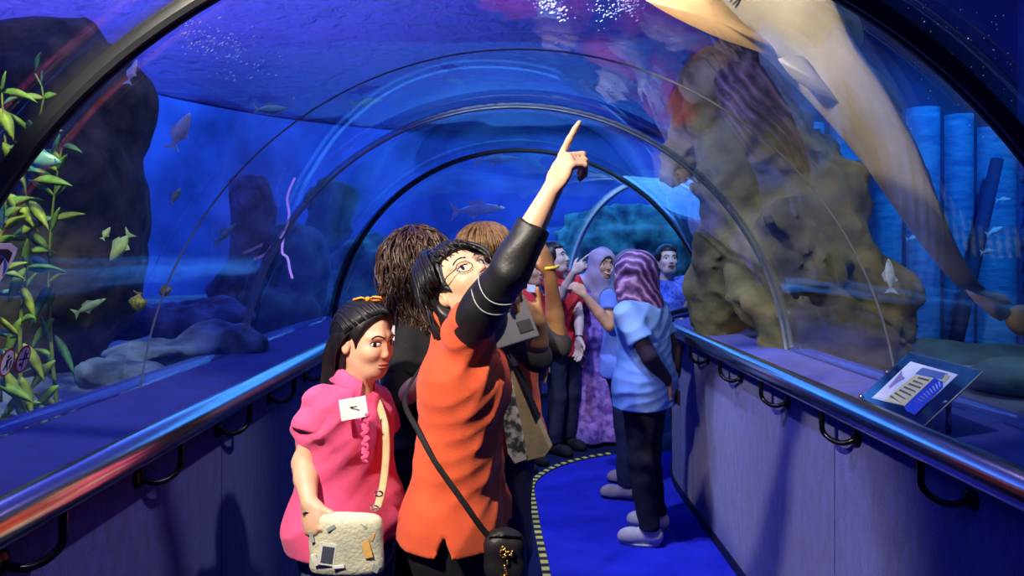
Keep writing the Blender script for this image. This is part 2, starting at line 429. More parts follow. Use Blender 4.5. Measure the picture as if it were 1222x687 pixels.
# extend the strip towards the viewer in the same sweep
d0 = sp[0] - sp[6]; d0 /= np.linalg.norm(d0)
near = [sp[0] + d0 * 0.035 * i for i in range(30, 0, -1)]
sp = np.vstack([near, sp])
lane_v = []; lane_f = []
for p in sp:
    s_l = p[1]; lp = pt(min(s_l, YB), -0.97, 0.0); lane_v += [np.array([-0.93, p[1], 0.002]), np.array([p[0], p[1], 0.002])]
far_v = []
for i in range(len(sp) - 1): lane_f.append((2 * i, 2 * i + 1, 2 * i + 3, 2 * i + 2))
lane_v += [np.array([-0.93, 7.2, 0.002]), np.array([sp[-1][0] + 1.2, 7.2, 0.002]), np.array([sp[-1][0] + 1.2, sp[-1][1] + 0.25, 0.002])]
e = 2 * (len(sp) - 1); lane_f.append((e, e + 1, e + 4, e + 3, e + 2))
lane = mesh_obj('floor_lane', lane_v, lane_f, M_carpet_edge, parent=floor, smooth=False)
strip = root('floor_edge_strip', sp[40], 'yellow and black dashed strip curving across the blue carpet', 'floor strip')
M_yel = mat('strip_yellow', (0.72, 0.62, 0.12), 0.6, nscale=40); M_blk = mat('strip_black', (0.015, 0.015, 0.02), 0.7, nscale=40)
bk = MB(); bk.tube([p + np.array([0, 0, 0.001]) for p in sp], 0.021, n=8, flat=0.15, up=(0, 0, 1)); bk.build('strip_base', M_blk, strip, smooth=False)
for i in range(0, len(sp) - 1, 2):
    a, b = sp[i], sp[i + 1]; t = nrm(b - a); L = np.linalg.norm(b - a)
    R = np.array([t, np.cross((0, 0, 1), t), (0, 0, 1)])
    MB().rbox((a + b) / 2 + np.array([0, 0, 0.0045]), (L * 0.98, 0.037, 0.004), 0.0012, R).build('dash', M_yel, strip, smooth=False)

# low walls in carpeted panels
WL, WR = -0.98, 1.04
for side, q0, name in ((-1, WL, 'wall_left'), (1, WR, 'wall_right')):
    w = root(name, (X0 + q0, 2.0, 0), 'low %s tunnel wall covered in blue carpet panels' % ('left' if side < 0 else 'right'), kind='structure')
    edges = [S0, -1.6, -0.38, 0.84, 2.21, 3.9, 4.18, 5.2, 6.4, 7.6, S1]
    for a, b in zip(edges[:-1], edges[1:]):
        pr = [(q0, 0.045), (q0, 0.985), (q0 + side * 0.05, 0.985), (q0 + side * 0.05, 0.045)]
        v, f = sweep(pr, srange(a + 0.003, b - 0.003))
        mesh_obj('panel', v, f, M_carpet_wall, w, smooth=False)
    v, f = sweep([(q0 + side * 0.012, 0), (q0 + side * 0.012, 1.0), (q0 + side * 0.10, 1.0), (q0 + side * 0.10, 0)], srange(S0, S1))
    mesh_obj('backing', v, f, M_skirting, w, smooth=False)
    v, f = sweep([(q0 - side * 0.008, 0.0), (q0 - side * 0.008, 0.05), (q0 + side * 0.02, 0.05), (q0 + side * 0.02, 0.0)], srange(S0, S1))
    bb = mesh_obj('baseboard_left' if side < 0 else 'baseboard_right', v, f, M_skirting, smooth=False); tag(bb, kind='structure')
    # the carpeted sill between rail and acrylic
    q1 = side * 1.40
    pr = [(q0 - side * 0.012, 0.96), (q0 - side * 0.02, 0.985), (q0 - side * 0.012, 1.012), (q0 + side * 0.03, 1.022), (q1, 1.052), (q1, 0.96)]
    v, f = sweep(pr, srange(S0, S1))
    sl = mesh_obj('trim_1' if side < 0 else 'trim_2', v, f, M_carpet_sill, smooth=False)
    tag(sl, 'blue carpeted ledge between the %s handrail and the glass' % ('left' if side < 0 else 'right'), kind='structure')

# acrylic vault panels and the seals between them
A0 = math.asin((1.045 - RING_Z) / RING_R)
def arc(r, n=64, a0=A0):
    return [(r * math.cos(math.pi - a0 - (math.pi - 2 * a0) * i / n), RING_Z + r * math.sin(math.pi - a0 - (math.pi - 2 * a0) * i / n)) for i in range(n + 1)]
ring_s = [1.37, 3.2, 4.56, 6.92]
cuts = [S0] + ring_s + [S1]
for i, (a, b) in enumerate(zip(cuts[:-1], cuts[1:])):
    pr = arc(RING_R) + arc(RING_R + 0.03)[::-1]
    v, f = sweep(pr, srange(a + 0.004, b - 0.004, 0.12))
    g = mesh_obj('window_%d' % (i + 1), v, f, M_acrylic, smooth=True)
    tag(g, 'clear curved acrylic vault panel of the tunnel', kind='structure')
    for pl in g.data.polygons:
        if len(pl.vertices) > 4: pl.use_smooth = False
def ring(s, m, w, t, name, label, ex=0.02):
    pr = []
    v = []; f = []; base, r, tt = path(s); n = 80
    prof = [(-w / 2, -0.001), (-w / 2 * 0.8, -t), (-w / 6, -t), (-w / 10, -t * 0.7), (w / 10, -t * 0.7), (w / 6, -t), (w / 2 * 0.8, -t), (w / 2, -0.001), (w / 2, ex), (-w / 2, ex)]
    for i in range(n + 1):
        a = math.pi - A0 - (math.pi - 2 * A0) * i / n
        for dw, dr in prof:
            rr = RING_R + dr
            v.append(base + r * rr * math.cos(a) + tt * dw + np.array([0, 0, RING_Z + rr * math.sin(a)]))
    k = len(prof)
    for i in range(n):
        for j in range(k):
            f.append((i * k + j, i * k + (j + 1) % k, (i + 1) * k + (j + 1) % k, (i + 1) * k + j))
    f.append(tuple(range(k))); f.append(tuple(range(n * k, (n + 1) * k))[::-1])
    o = mesh_obj(name, v, f, m, smooth=False); tag(o, label, kind='structure'); return o
ring(1.37, M_seal, 0.034, 0.012, 'trim_3', 'thick dark seal arching over the near end of the tunnel')
ring(2.29, M_seal_pale, 0.004, 0.004, 'trim_4', 'hairline joint arching across the acrylic vault', 0.001)
ring(3.2, M_seal_pale, 0.014, 0.006, 'trim_5', 'slim pale metal seal arching over the middle of the tunnel', 0.004)
ring(4.56, M_seal, 0.03, 0.008, 'trim_6', 'dark seal arching over the start of the bend')
ring(6.92, M_seal_white, 0.05, 0.012, 'trim_7', 'pale blue arch frame in the bend of the tunnel')

# handrails with hooked brackets
def handrail(side, q, wall_q, starts, name, label):
    rt = root(name, pt(1.0, q, 0.0), label, 'handrail')
    MB().tube([pt(s, q, 1.045) for s in srange(S0, 8.2, 0.15)], 0.041, n=20).build('rail', M_chrome, rt)
    for s in starts:
        b = MB()
        c = [pt(s, q, 1.01), pt(s, q, 0.965), pt(s + 0.004, q + side * 0.006, 0.935), pt(s - 0.02, q + side * 0.022, 0.915), pt(s - 0.045, q + side * 0.045, 0.912), pt(s - 0.06, wall_q - side * 0.012, 0.925), pt(s - 0.063, wall_q, 0.93)]
        b.tube(resample(c, 0.012), 0.0085, n=10)
        o = b.build('bracket', M_dark_metal, rt)
        fl = MB(); fl.tube([pt(s - 0.063, wall_q - side * 0.012, 0.93), pt(s - 0.063, wall_q - side * 0.009, 0.93), pt(s - 0.063, wall_q + side * 0.001, 0.93)], [0.014, 0.023, 0.026], n=18); fl.build('mount', M_dark_metal, o)
handrail(-1, -0.90, WL, [1.30 + 0.47 * i for i in range(-3, 10)], 'handrail', 'chrome handrail along the left wall beside the girl in pink')
handrail(1, 0.96, WR, [1.62 + 0.51 * i for i in range(-3, 10)], 'handrail.001', 'chrome handrail along the right wall under the information panel')

# ------------------------------------------------------------------ the tank round the tunnel
def grid_mesh(nx, ny, fn):
    v = [fn(i / nx, j / ny) for j in range(ny + 1) for i in range(nx + 1)]
    f = np.array([(j * (nx + 1) + i, j * (nx + 1) + i + 1, (j + 1) * (nx + 1) + i + 1, (j + 1) * (nx + 1) + i) for j in range(ny) for i in range(nx)])
    return v, f
def bed(q0, q1, s0, s1, name, label):
    def fn(a, b):
        q = q0 + (q1 - q0) * a; p = pt(s0 + (s1 - s0) * b, q, 0)
        h = 0.90 + 0.10 * float(fbm(p[0], p[1], 0.0, 1.6, 3)) * min(1, (abs(q) - 1.36) * 3) - 0.02
        return np.array([p[0], p[1], h])
    v, f = grid_mesh(40, 70, fn); o = mesh_obj(name, v, f, M_sand); tag(o, label, kind='structure')
bed(-1.38, -7.0, S0, S1, 'floor_seabed_left', 'sandy tank bed outside the left acrylic')
bed(1.38, 5.0, S0, YB + 0.7, 'floor_seabed_right', 'sandy tank bed outside the right acrylic')
def slab(name, a, b, z0, z1, m, label, th=0.1):
    a = np.array(a, float); b = np.array(b, float); t = nrm(np.append(b - a, 0)); n = np.array([t[1], -t[0], 0])
    mid = np.append((a + b) / 2, (z0 + z1) / 2)
    o = MB().box(mid, (np.linalg.norm(b - a), th, z1 - z0), np.array([t, np.cross((0, 0, 1), t), (0, 0, 1)])).build(name, m, smooth=False)
    tag(o, label, kind='structure'); return o
wp = [(-5.6, y) for y in np.linspace(-3, 6.0, 19)] + [(-0.6 - 5.0 * math.cos(a), 6.0 + 6.3 * math.sin(a)) for a in np.linspace(0.06, math.pi / 2, 26)] + [(x, 12.3) for x in np.linspace(0.0, 6.5, 13)]
zs = np.linspace(0.4, 4.0, 16); v = []
for (x, y) in wp:
    for z in zs:
        n_ = 0.16 * float(fbm(x, y, z, 1.7, 33, 4)); v.append((x - n_ * 0.7, y - n_ * 0.7, z))
k = len(zs); f = np.array([(i * k + j, (i + 1) * k + j, (i + 1) * k + j + 1, i * k + j + 1) for i in range(len(wp) - 1) for j in range(k - 1)])
tw = mesh_obj('wall_tank_left', v, f, M_tank); tag(tw, 'deep blue curved rear wall of the tank', kind='structure')
slab('wall_tank_right', (3.85, -3), (3.85, 5.0), 0.4, 4.0, M_tank, 'deep blue side of the tank on the right')
slab('wall_tank_near', (-6.2, -3), (3.85, -3), 0.4, 4.0, M_tank, 'blue near end of the tank')
def wfn(a, b):
    x = -6.3 + 12.9 * a; y = -3.1 + 15.7 * b
    return np.array([x, y, 3.75 + 0.02 * float(fbm(x, y, 0.0, 5.0, 11))])
v, f = grid_mesh(110, 130, wfn)
ws = mesh_obj('ceiling_water_surface', v, f, M_water); tag(ws, 'rippling violet blue water surface over the tunnel', kind='structure')
# lamp glints on the ripples, built as clouds of small white specks
M_glint = mat('bubble', (0.9, 0.92, 0.97), 0.15, nscale=20, spec=0.8)
for (u, v_, d, su, sv, n_, tilt, lb) in ((258, 52, 3.2, 34, 24, 190, 0.35, 'cloud of surface glints, built as white specks, at the upper left under the near seal'), (655, 6, 3.4, 14, 10, 110, 0.5, 'bright cluster of surface glints, built as white specks, at the top above the pointing hand'), (738, 9, 3.4, 20, 12, 150, -0.2, 'violet lit cluster of surface glints, built as white specks, at the top beside the ray')):
    bm_ = MB(); g = np.random.default_rng(u)
    for _ in range(n_):
        x = g.normal() * su; y = g.normal() * sv * 0.6 + tilt * x; q = P(u + x, v_ + y, d + g.uniform(-0.2, 0.2)); l_ = g.uniform(0.0012, 0.0045); ax = nrm([1, g.normal() * 0.3, 0.6])
        bm_.ell(q, (l_ * g.uniform(1.0, 2.6), l_, l_ * 0.8), np.array([ax, nrm(np.cross((0, 0, 1), ax)), np.cross(ax, nrm(np.cross((0, 0, 1), ax)))]), nu=6, nv=4)
    o = bm_.build('glint_cloud', M_glint, base=P(u, v_, d)); tag(o, lb, 'bubbles', kind='stuff')  # white specks standing in for lamp glints on the ripples

# right backdrop: vertical columns in front of a dark wall, then a grille
bd = root('wall_backdrop', (2.7, 4.95, 0.8), 'blue backdrop of upright columns behind the rocks', kind='structure')
MB().box((2.75, 5.02, 2.1), (2.3, 0.06, 3.2)).build('backing', M_column_dark, bd, smooth=False)
x = 1.75
for w in (0.26, 0.30, 0.28, 0.20, 0.24, 0.20, 0.28):
    m_ = MB(); n = 8
    prof = [(x + w * (0.5 - 0.5 * math.cos(math.pi * i / n)), 4.99 - 0.10 * math.sin(math.pi * i / n)) for i in range(n + 1)]
    v = [(a, b, z) for z in (0.8, 1.6, 2.4, 2.42 + 0.3 * random.random()) for a, b in prof]; f = []
    k = n + 1
    for j in range(3):
        for i in range(n): f.append((j * k + i, j * k + i + 1, (j + 1) * k + i + 1, (j + 1) * k + i))
    f.append(tuple(range(3 * k, 4 * k)))
    m_.add(v, f).build('column', M_column, bd); x += w + 0.045
for zz in np.arange(0.95, 2.5, 0.16):
    MB().tube([(3.78, 4.9, zz), (3.78, 3.2, zz)], 0.012, n=6).build('grille_bar', M_column_dark, bd)
for yy in np.arange(3.3, 4.9, 0.3):
    MB().box((3.81, yy, 1.7), (0.02, 0.26, 1.7)).build('grille_panel', M_column, bd, smooth=False)
MB().tube([P(1130, 420, 4.7) - (0, 0, 0.2), P(1165, 300, 4.72), P(1190, 190, 4.75)], [0.05, 0.045, 0.04], n=8).build('strut', M_column_dark, bd)

# rocks
def rock(name, blobs, m, label, h=0.03, amp=0.06, sc=7.0, seed=1, k=0.10, cat='rock', group=None, ridge=0.0, octv=4):
    pts = np.array([b[0] for b in blobs]); rad = np.array([np.max(b[1]) for b in blobs])
    lo = (pts - rad[:, None]).min(0) - amp; hi = (pts + rad[:, None]).max(0) + amp
    S = SDF(lo, hi, h)
    for c, r in blobs: S.ell(c, np.ones(3) * r, k=k)
    S.warp(lambda X, Y, Z: amp * fbm(X, Y, Z, sc, seed, octv) + ridge * np.abs(fbm(X, Y, Z, sc * 0.8, seed + 9, octv)))
    base = np.array([pts[:, 0].mean(), pts[:, 1].mean(), lo[2]])
    o = S.build(name, m, base=base, relax=0); tag(o, label, cat, group); return o
def BL(u, v_, d, ru, rv=None, rd=None):
    """blob centred on the point at u, v_, d; radii in frame pixels at that distance"""
    s = d / FPX; rv = rv or ru; rd = rd or ru
    return (P(u, v_, d), (ru * s, rd * s, rv * s))
rock('rock_pillar', [BL(95, 250, 3.4, 60, 175, 90), BL(70, 110, 3.4, 70, 85, 80), BL(140, 130, 3.5, 45, 60, 60), BL(60, 370, 3.4, 70, 100, 90), BL(20, 300, 3.3, 60, 200, 90)], M_rock_dark, 'tall dark rock pillar behind the green plants', seed=2, amp=0.05, octv=5)
rock('rock_slab', [BL(150, 160, 3.55, 17, 60, 30), BL(138, 240, 3.55, 17, 80, 30), BL(122, 330, 3.55, 16, 70, 30)], M_rock_red, 'narrow dark red rock slab against the dark pillar', seed=4, amp=0.02)
rock('rock_boulder', [BL(190, 420, 3.0, 70, 26, 50), BL(260, 412, 3.2, 55, 22, 40), BL(150, 445, 2.7, 60, 24, 40)], M_rock_blue, 'long low rock lying on the tank bed beside the left ledge', seed=5, amp=0.06, h=0.02, ridge=0.04, octv=5)
rock('rock_boulder.001', [BL(215, 378, 4.2, 95, 20, 60), BL(130, 390, 4.2, 60, 22, 60)], M_rock_blue, 'flat rock shelf further back on the left tank bed', seed=6, amp=0.06, ridge=0.05, octv=5, h=0.025)
rock('rock_boulder.002', [BL(285, 330, 4.7, 26, 62, 30), BL(300, 260, 4.8, 20, 50, 30)], M_rock_blue, 'upright blue grey rock left of the middle seal', seed=8, amp=0.07, ridge=0.05, octv=5)
rock('rock_boulder.003', [BL(350, 320, 5.4, 45, 60, 40), BL(330, 370, 5.2, 60, 30, 40), BL(390, 260, 5.8, 30, 40, 40)], M_reef, 'dark green reef rock behind the left side of the vault', seed=9, amp=0.09)
rock('reef_mound', [BL(440, 330, 7.0, 60, 40, 50), BL(420, 370, 6.6, 70, 30, 50), BL(500, 360, 7.4, 60, 30, 40)], M_reef, 'rounded green coral mound beyond the girl', seed=10, amp=0.12, h=0.04, cat='coral')
rock('reef_mound.001', [BL(640, 330, 9.5, 60, 40, 40), BL(720, 300, 9.8, 60, 45, 40), BL(780, 300, 9.8, 50, 55, 40)], M_reef, 'dark green reef behind the far bend of the tunnel', seed=12, amp=0.14, h=0.05, cat='coral')
rock('rock_cliff', [BL(960, 330, 3.6, 85, 110, 70), BL(905, 210, 3.9, 90, 110, 60), BL(1010, 290, 3.6, 45, 90, 50), BL(1040, 350, 3.55, 42, 40, 40), BL(1000, 400, 3.4, 90, 50, 60), BL(1060, 415, 3.3, 30, 40, 30), BL(870, 340, 4.0, 50, 120, 50), BL(870, 110, 4.1, 70, 80, 60), BL(1010, 215, 3.7, 30, 22, 30), BL(820, 160, 4.25, 30, 70, 20)], M_rock_olive, 'big craggy olive rock face outside the right acrylic', seed=13, amp=0.09, sc=6.0, ridge=0.09, h=0.024, octv=5)
rock('rock_boulder.004', [BL(1150, 430, 3.4, 110, 26, 60), BL(1210, 450, 2.9, 60, 22, 40)], mat('rock_teal', (0.05, 0.14, 0.15), 0.9, color2=(0.02, 0.05, 0.06), nscale=4, bump=0.8, bscale=14), 'flat teal rock behind the information panel', seed=14, amp=0.04)
rock('rock_boulder.005', [BL(1216, 380, 2.6, 16, 16, 16), BL(1230, 384, 2.6, 20, 18, 18)], M_rock_olive, 'small olive rock beside the tail of the ray', seed=15, amp=0.02, h=0.015)

# plants: each leaf a part
M_leaf = [mat('leaf_%d' % i, c, 0.5, color2=tuple(x * 0.55 for x in c), nscale=25, bump=0.3, bscale=60) for i, c in enumerate([(0.16, 0.30, 0.05), (0.26, 0.34, 0.05), (0.06, 0.20, 0.10), (0.10, 0.26, 0.24)])]
M_stem = mat('stem', (0.14, 0.18, 0.04), 0.7, nscale=20)
def leaf(p, d, L, w, m, parent, n=None, droop=0.25):
    d = nrm(d); n = nrm(np.array([0.3, -1, 0.4]) if n is None else n); sidev = nrm(np.cross(d, n)); n = np.cross(sidev, d)
    v = []; f = []; k = 7
    for i in range(k):
        t = i / (k - 1); ww = w * math.sin(math.pi * min(0.999, max(0.02, t)) ** 0.8) * 0.5 + 0.001
        c = p + d * L * t - np.array([0, 0, 1]) * droop * L * t * t
        v += [c - sidev * ww + n * 0.18 * ww, c + n * 0.002, c + sidev * ww + n * 0.18 * ww, c - n * 0.002]
    for i in range(k - 1):
        a = i * 4
        f += [(a, a + 1, a + 5, a + 4), (a + 1, a + 2, a + 6, a + 5), (a + 2, a + 3, a + 7, a + 6), (a + 3, a, a + 4, a + 7)]
    f += [(0, 3, 2, 1), (len(v) - 4, len(v) - 3, len(v) - 2, len(v) - 1)]
    MB().add(v, f).build('leaf', m, parent)
def plant(stem, spec, label, r=0.008):
    pts = [P(*q) for q in stem]; rt = root('water_plant', pts[0], label, 'plant', 'water plants at the left edge')
    sm = resample(pts, 0.05); MB().tube(sm, np.linspace(r, r * 0.4, len(sm)), n=7).build('stem', M_stem, rt)
    for (u, v_, d, du, dv, dd, L, w, mi) in spec:
        leaf(P(u, v_, d), np.array([du, dd, -dv], float), L, w * 0.75, M_leaf[mi], rt)
    g = np.random.default_rng(len(spec))
    for _ in range(26):
        q = sm[g.integers(1, len(sm))]; a = g.uniform(0, 6.28)
        leaf(q, np.array([math.cos(a), -0.5 * abs(math.sin(a)) + 0.2, g.uniform(0.1, 1.1)]), g.uniform(0.07, 0.15), g.uniform(0.018, 0.034), M_leaf[int(g.integers(0, 4))], rt, n=nrm([g.normal() * 0.4, -1, 0.4 + g.normal() * 0.3]), droop=g.uniform(0.0, 0.5))
plant([(28, 520, 2.35), (24, 400, 2.4), (34, 290, 2.45), (30, 200, 2.5), (52, 120, 2.5), (42, 88, 2.5)],
      [(40, 215, 2.4, 1, -.1, 0, .14, .05, 0), (35, 240, 2.4, .6, .5, -.2, .12, .05, 1), (45, 160, 2.45, 1, -.4, 0, .10, .045, 0), (52, 118, 2.5, .9, -.6, 0, .06, .04, 0),
       (25, 280, 2.4, .8, -.8, 0, .12, .05, 1), (30, 320, 2.4, -.5, .8, 0, .12, .05, 0), (26, 340, 2.4, .5, .9, -.1, .12, .04, 1), (25, 380, 2.4, -.4, .9, 0, .14, .05, 0), (28, 410, 2.38, .5, .7, 0, .13, .05, 1), (26, 450, 2.36, .3, .9, 0, .12, .05, 1), (26, 470, 2.35, -.6, .6, 0, .10, .04, 0), (38, 190, 2.48, -.7, .6, 0, .13, .05, 1), (30, 255, 2.43, -.8, .2, 0, .12, .05, 0), (33, 300, 2.43, .9, -.2, 0, .10, .04, 0)],
      'leafy green water plant rising beside the partly cut sign')
plant([(70, 500, 2.6), (62, 420, 2.6), (58, 330, 2.65), (64, 240, 2.65), (74, 175, 2.65)],
      [(62, 195, 2.65, .2, -1, 0, .16, .03, 2), (58, 300, 2.6, -.5, -.6, 0, .16, .05, 0), (60, 340, 2.6, -.5, .8, 0, .15, .05, 2), (64, 380, 2.6, -.6, .6, 0, .13, .05, 0), (66, 430, 2.55, -.7, .6, 0, .14, .05, 1), (64, 260, 2.65, -.9, .2, -.1, .16, .06, 2), (70, 460, 2.55, -.6, .4, 0, .12, .05, 0), (66, 400, 2.6, .5, .8, 0, .15, .04, 2)],
      'darker broad leafed water plant against the rock pillar')
plant([(0, 480, 2.3), (-4, 330, 2.35), (8, 220, 2.4), (2, 110, 2.4)],
      [(0, 130, 2.4, .5, .9, 0, .10, .06, 1), (4, 170, 2.4, .5, .8, 0, .15, .06, 1), (6, 230, 2.4, .7, .6, 0, .16, .06, 1), (2, 250, 2.4, .6, -.4, 0, .14, .05, 0), (2, 440, 2.32, .5, .7, 0, .15, .05, 1), (0, 460, 2.3, .8, .2, 0, .12, .05, 0), (4, 200, 2.4, .9, -.1, 0, .15, .05, 2)],
      'yellow green water plant cut off by the left frame edge')

# ------------------------------------------------------------------ fish
def fish(u, v_, d, L, ang, depth_dir, hgt, m, label, yawn=0.0):
    """ang: heading in the frame (degrees, 0 = right, 90 = up)"""
    a = math.radians(ang); fwd = nrm([math.cos(a), depth_dir, math.sin(a)]); c = P(u, v_, d)
    up = nrm(np.array([0, 0, 1.0]) - fwd * fwd[2]); 
    if abs(fwd[2]) > 0.9: up = nrm(np.array([-1, 0, 0]) - fwd * -fwd[0])
    sd = np.cross(fwd, up)
    rt = root('fish', c, label, 'fish', 'small fish in the tank')
    prof = [(0.5, 0.02), (0.44, 0.28), (0.32, 0.62), (0.15, 0.92), (0.0, 1.0), (-0.15, 0.88), (-0.28, 0.58), (-0.36, 0.30), (-0.40, 0.22)]
    v = []; n = 10
    for t, w in prof:
        for k in range(n):
            an = 2 * math.pi * k / n
            v.append(c + fwd * t * L + up * math.cos(an) * w * hgt * L * 0.5 + sd * math.sin(an) * w * hgt * L * 0.24)
    f = [(i * n + k, i * n + (k + 1) % n, (i + 1) * n + (k + 1) % n, (i + 1) * n + k) for i in range(len(prof) - 1) for k in range(n)]
    f += [tuple(range(n - 1, -1, -1)), tuple(range((len(prof) - 1) * n, len(prof) * n))]
    b = MB().add(v, f).build('body', m, rt)
    def fin(pts, name):
        th = 0.006 * L + 0.0006
        q = [c + fwd * x * L + up * y * L for x, y in pts]; k = len(q)
        MB().add([p + sd * th for p in q] + [p - sd * th for p in q], [tuple(range(k)), tuple(range(2 * k - 1, k - 1, -1))] + [(i, k + i, k + (i + 1) % k, (i + 1) % k) for i in range(k)]).build(name, m, rt, smooth=False)
    fin([(-0.38, 0.04), (-0.56, 0.16 + hgt * 0.15), (-0.50, 0.0), (-0.56, -0.16 - hgt * 0.15), (-0.38, -0.04)], 'tail_fin')
    fin([(0.15, hgt * 0.45), (0.0, hgt * 0.5 + 0.09), (-0.22, hgt * 0.36 + 0.06), (-0.2, hgt * 0.36)], 'dorsal_fin')
    fin([(-0.02, -hgt * 0.45), (-0.14, -hgt * 0.5 - 0.08), (-0.22, -hgt * 0.34)], 'anal_fin')
    for s_ in (1, -1): MB().ell(c + fwd * 0.38 * L + up * 0.05 * L + sd * s_ * 0.075 * hgt / 0.35 * L * 0.9, 0.018 * L, nu=8, nv=6).build('eye', mat('fish_eye', (0.01, 0.01, 0.01), 0.2), rt)
F_green = mat('fish_green', (0.42, 0.50, 0.30), 0.4, color2=(0.20, 0.30, 0.20), nscale=30); F_silver = mat('fish_silver', (0.55, 0.60, 0.62), 0.3, color2=(0.32, 0.40, 0.48), nscale=30)
F_teal = mat('fish_teal', (0.16, 0.38, 0.42), 0.4, color2=(0.08, 0.22, 0.30), nscale=30); F_yel = mat('fish_yellow', (0.45, 0.40, 0.12), 0.5, color2=(0.10, 0.09, 0.04), nscale=60)
fish(48, 190, 2.3, 0.14, -8, 0.1, 0.42, F_teal, 'teal oval fish in front of the plants under the near seal')
fish(143, 295, 2.9, 0.155, -128, 0.1, 0.40, F_green, 'plump pale green fish swimming down beside the red rock slab')
fish(127, 278, 2.9, 0.06, 60, 0.1, 0.40, F_green, 'tiny pale green fish above the plump green one')
fish(210, 233, 3.0, 0.075, 62, 0.2, 0.35, F_green, 'tiny pale green fish below the vault on the left, nosing up')
fish(108, 365, 3.0, 0.14, 28, 0.2, 0.25, F_green, 'slender green fish low beside the dark pillar')
fish(165, 361, 3.2, 0.10, -100, 0.2, 0.75, F_yel, 'small striped yellow angelfish near the blue rocks')
fish(197, 347, 3.3, 0.08, 200, 0.3, 0.7, F_yel, 'small dim angelfish right of the striped one')
fish(216, 155, 2.8, 0.17, 72, 0.3, 0.36, F_silver, 'pale silver fish tilted upright on the left')
fish(325, 130, 3.2, 0.16, 2, 0.1, 0.24, F_teal, 'slim teal fish above the left middle, level')
fish(440, 122, 3.6, 0.17, 12, 0.1, 0.20, F_teal, 'slim teal fish under the hairline joint')
fish(270, 278, 3.4, 0.14, 48, 0.2, 0.25, F_teal, 'slim blue fish left of the middle seal')
fish(158, 85, 2.9, 0.12, 80, 0.3, 0.25, F_silver, 'little silver fish just under the near seal')
fish(572, 250, 7.0, 0.55, 4, 0.0, 0.22, F_silver, 'long silver fish behind the raised arm')
fish(470, 278, 5.8, 0.14, 40, 0.0, 0.30, F_silver, 'small silver fish over the curly hair')
fish(595, 190, 7.5, 0.5, 3, 0.1, 0.16, F_silver, 'long thin fish under the dark seal')
fish(1062, 328, 3.1, 0.16, 85, 0.3, 0.30, F_silver, 'pale fish hanging upright by the rock tip')
fish(1090, 284, 4.4, 0.09, 10, 0.0, 0.3, F_silver, 'tiny white fish before the blue columns')
fish(1188, 275, 4.2, 0.12, 25, 0.0, 0.28, F_silver, 'small silver fish climbing by the grille')
fish(1180, 300, 4.3, 0.10, 8, 0.0, 0.26, F_silver, 'small silver fish lowest by the grille')
fish(1198, 238, 4.4, 0.10, 5, 0.0, 0.26, F_silver, 'small silver fish highest by the grille')
fish(540, 95, 5.0, 0.16, 170, 0.0, 0.26, F_teal, 'dim teal fish high over the tunnel')

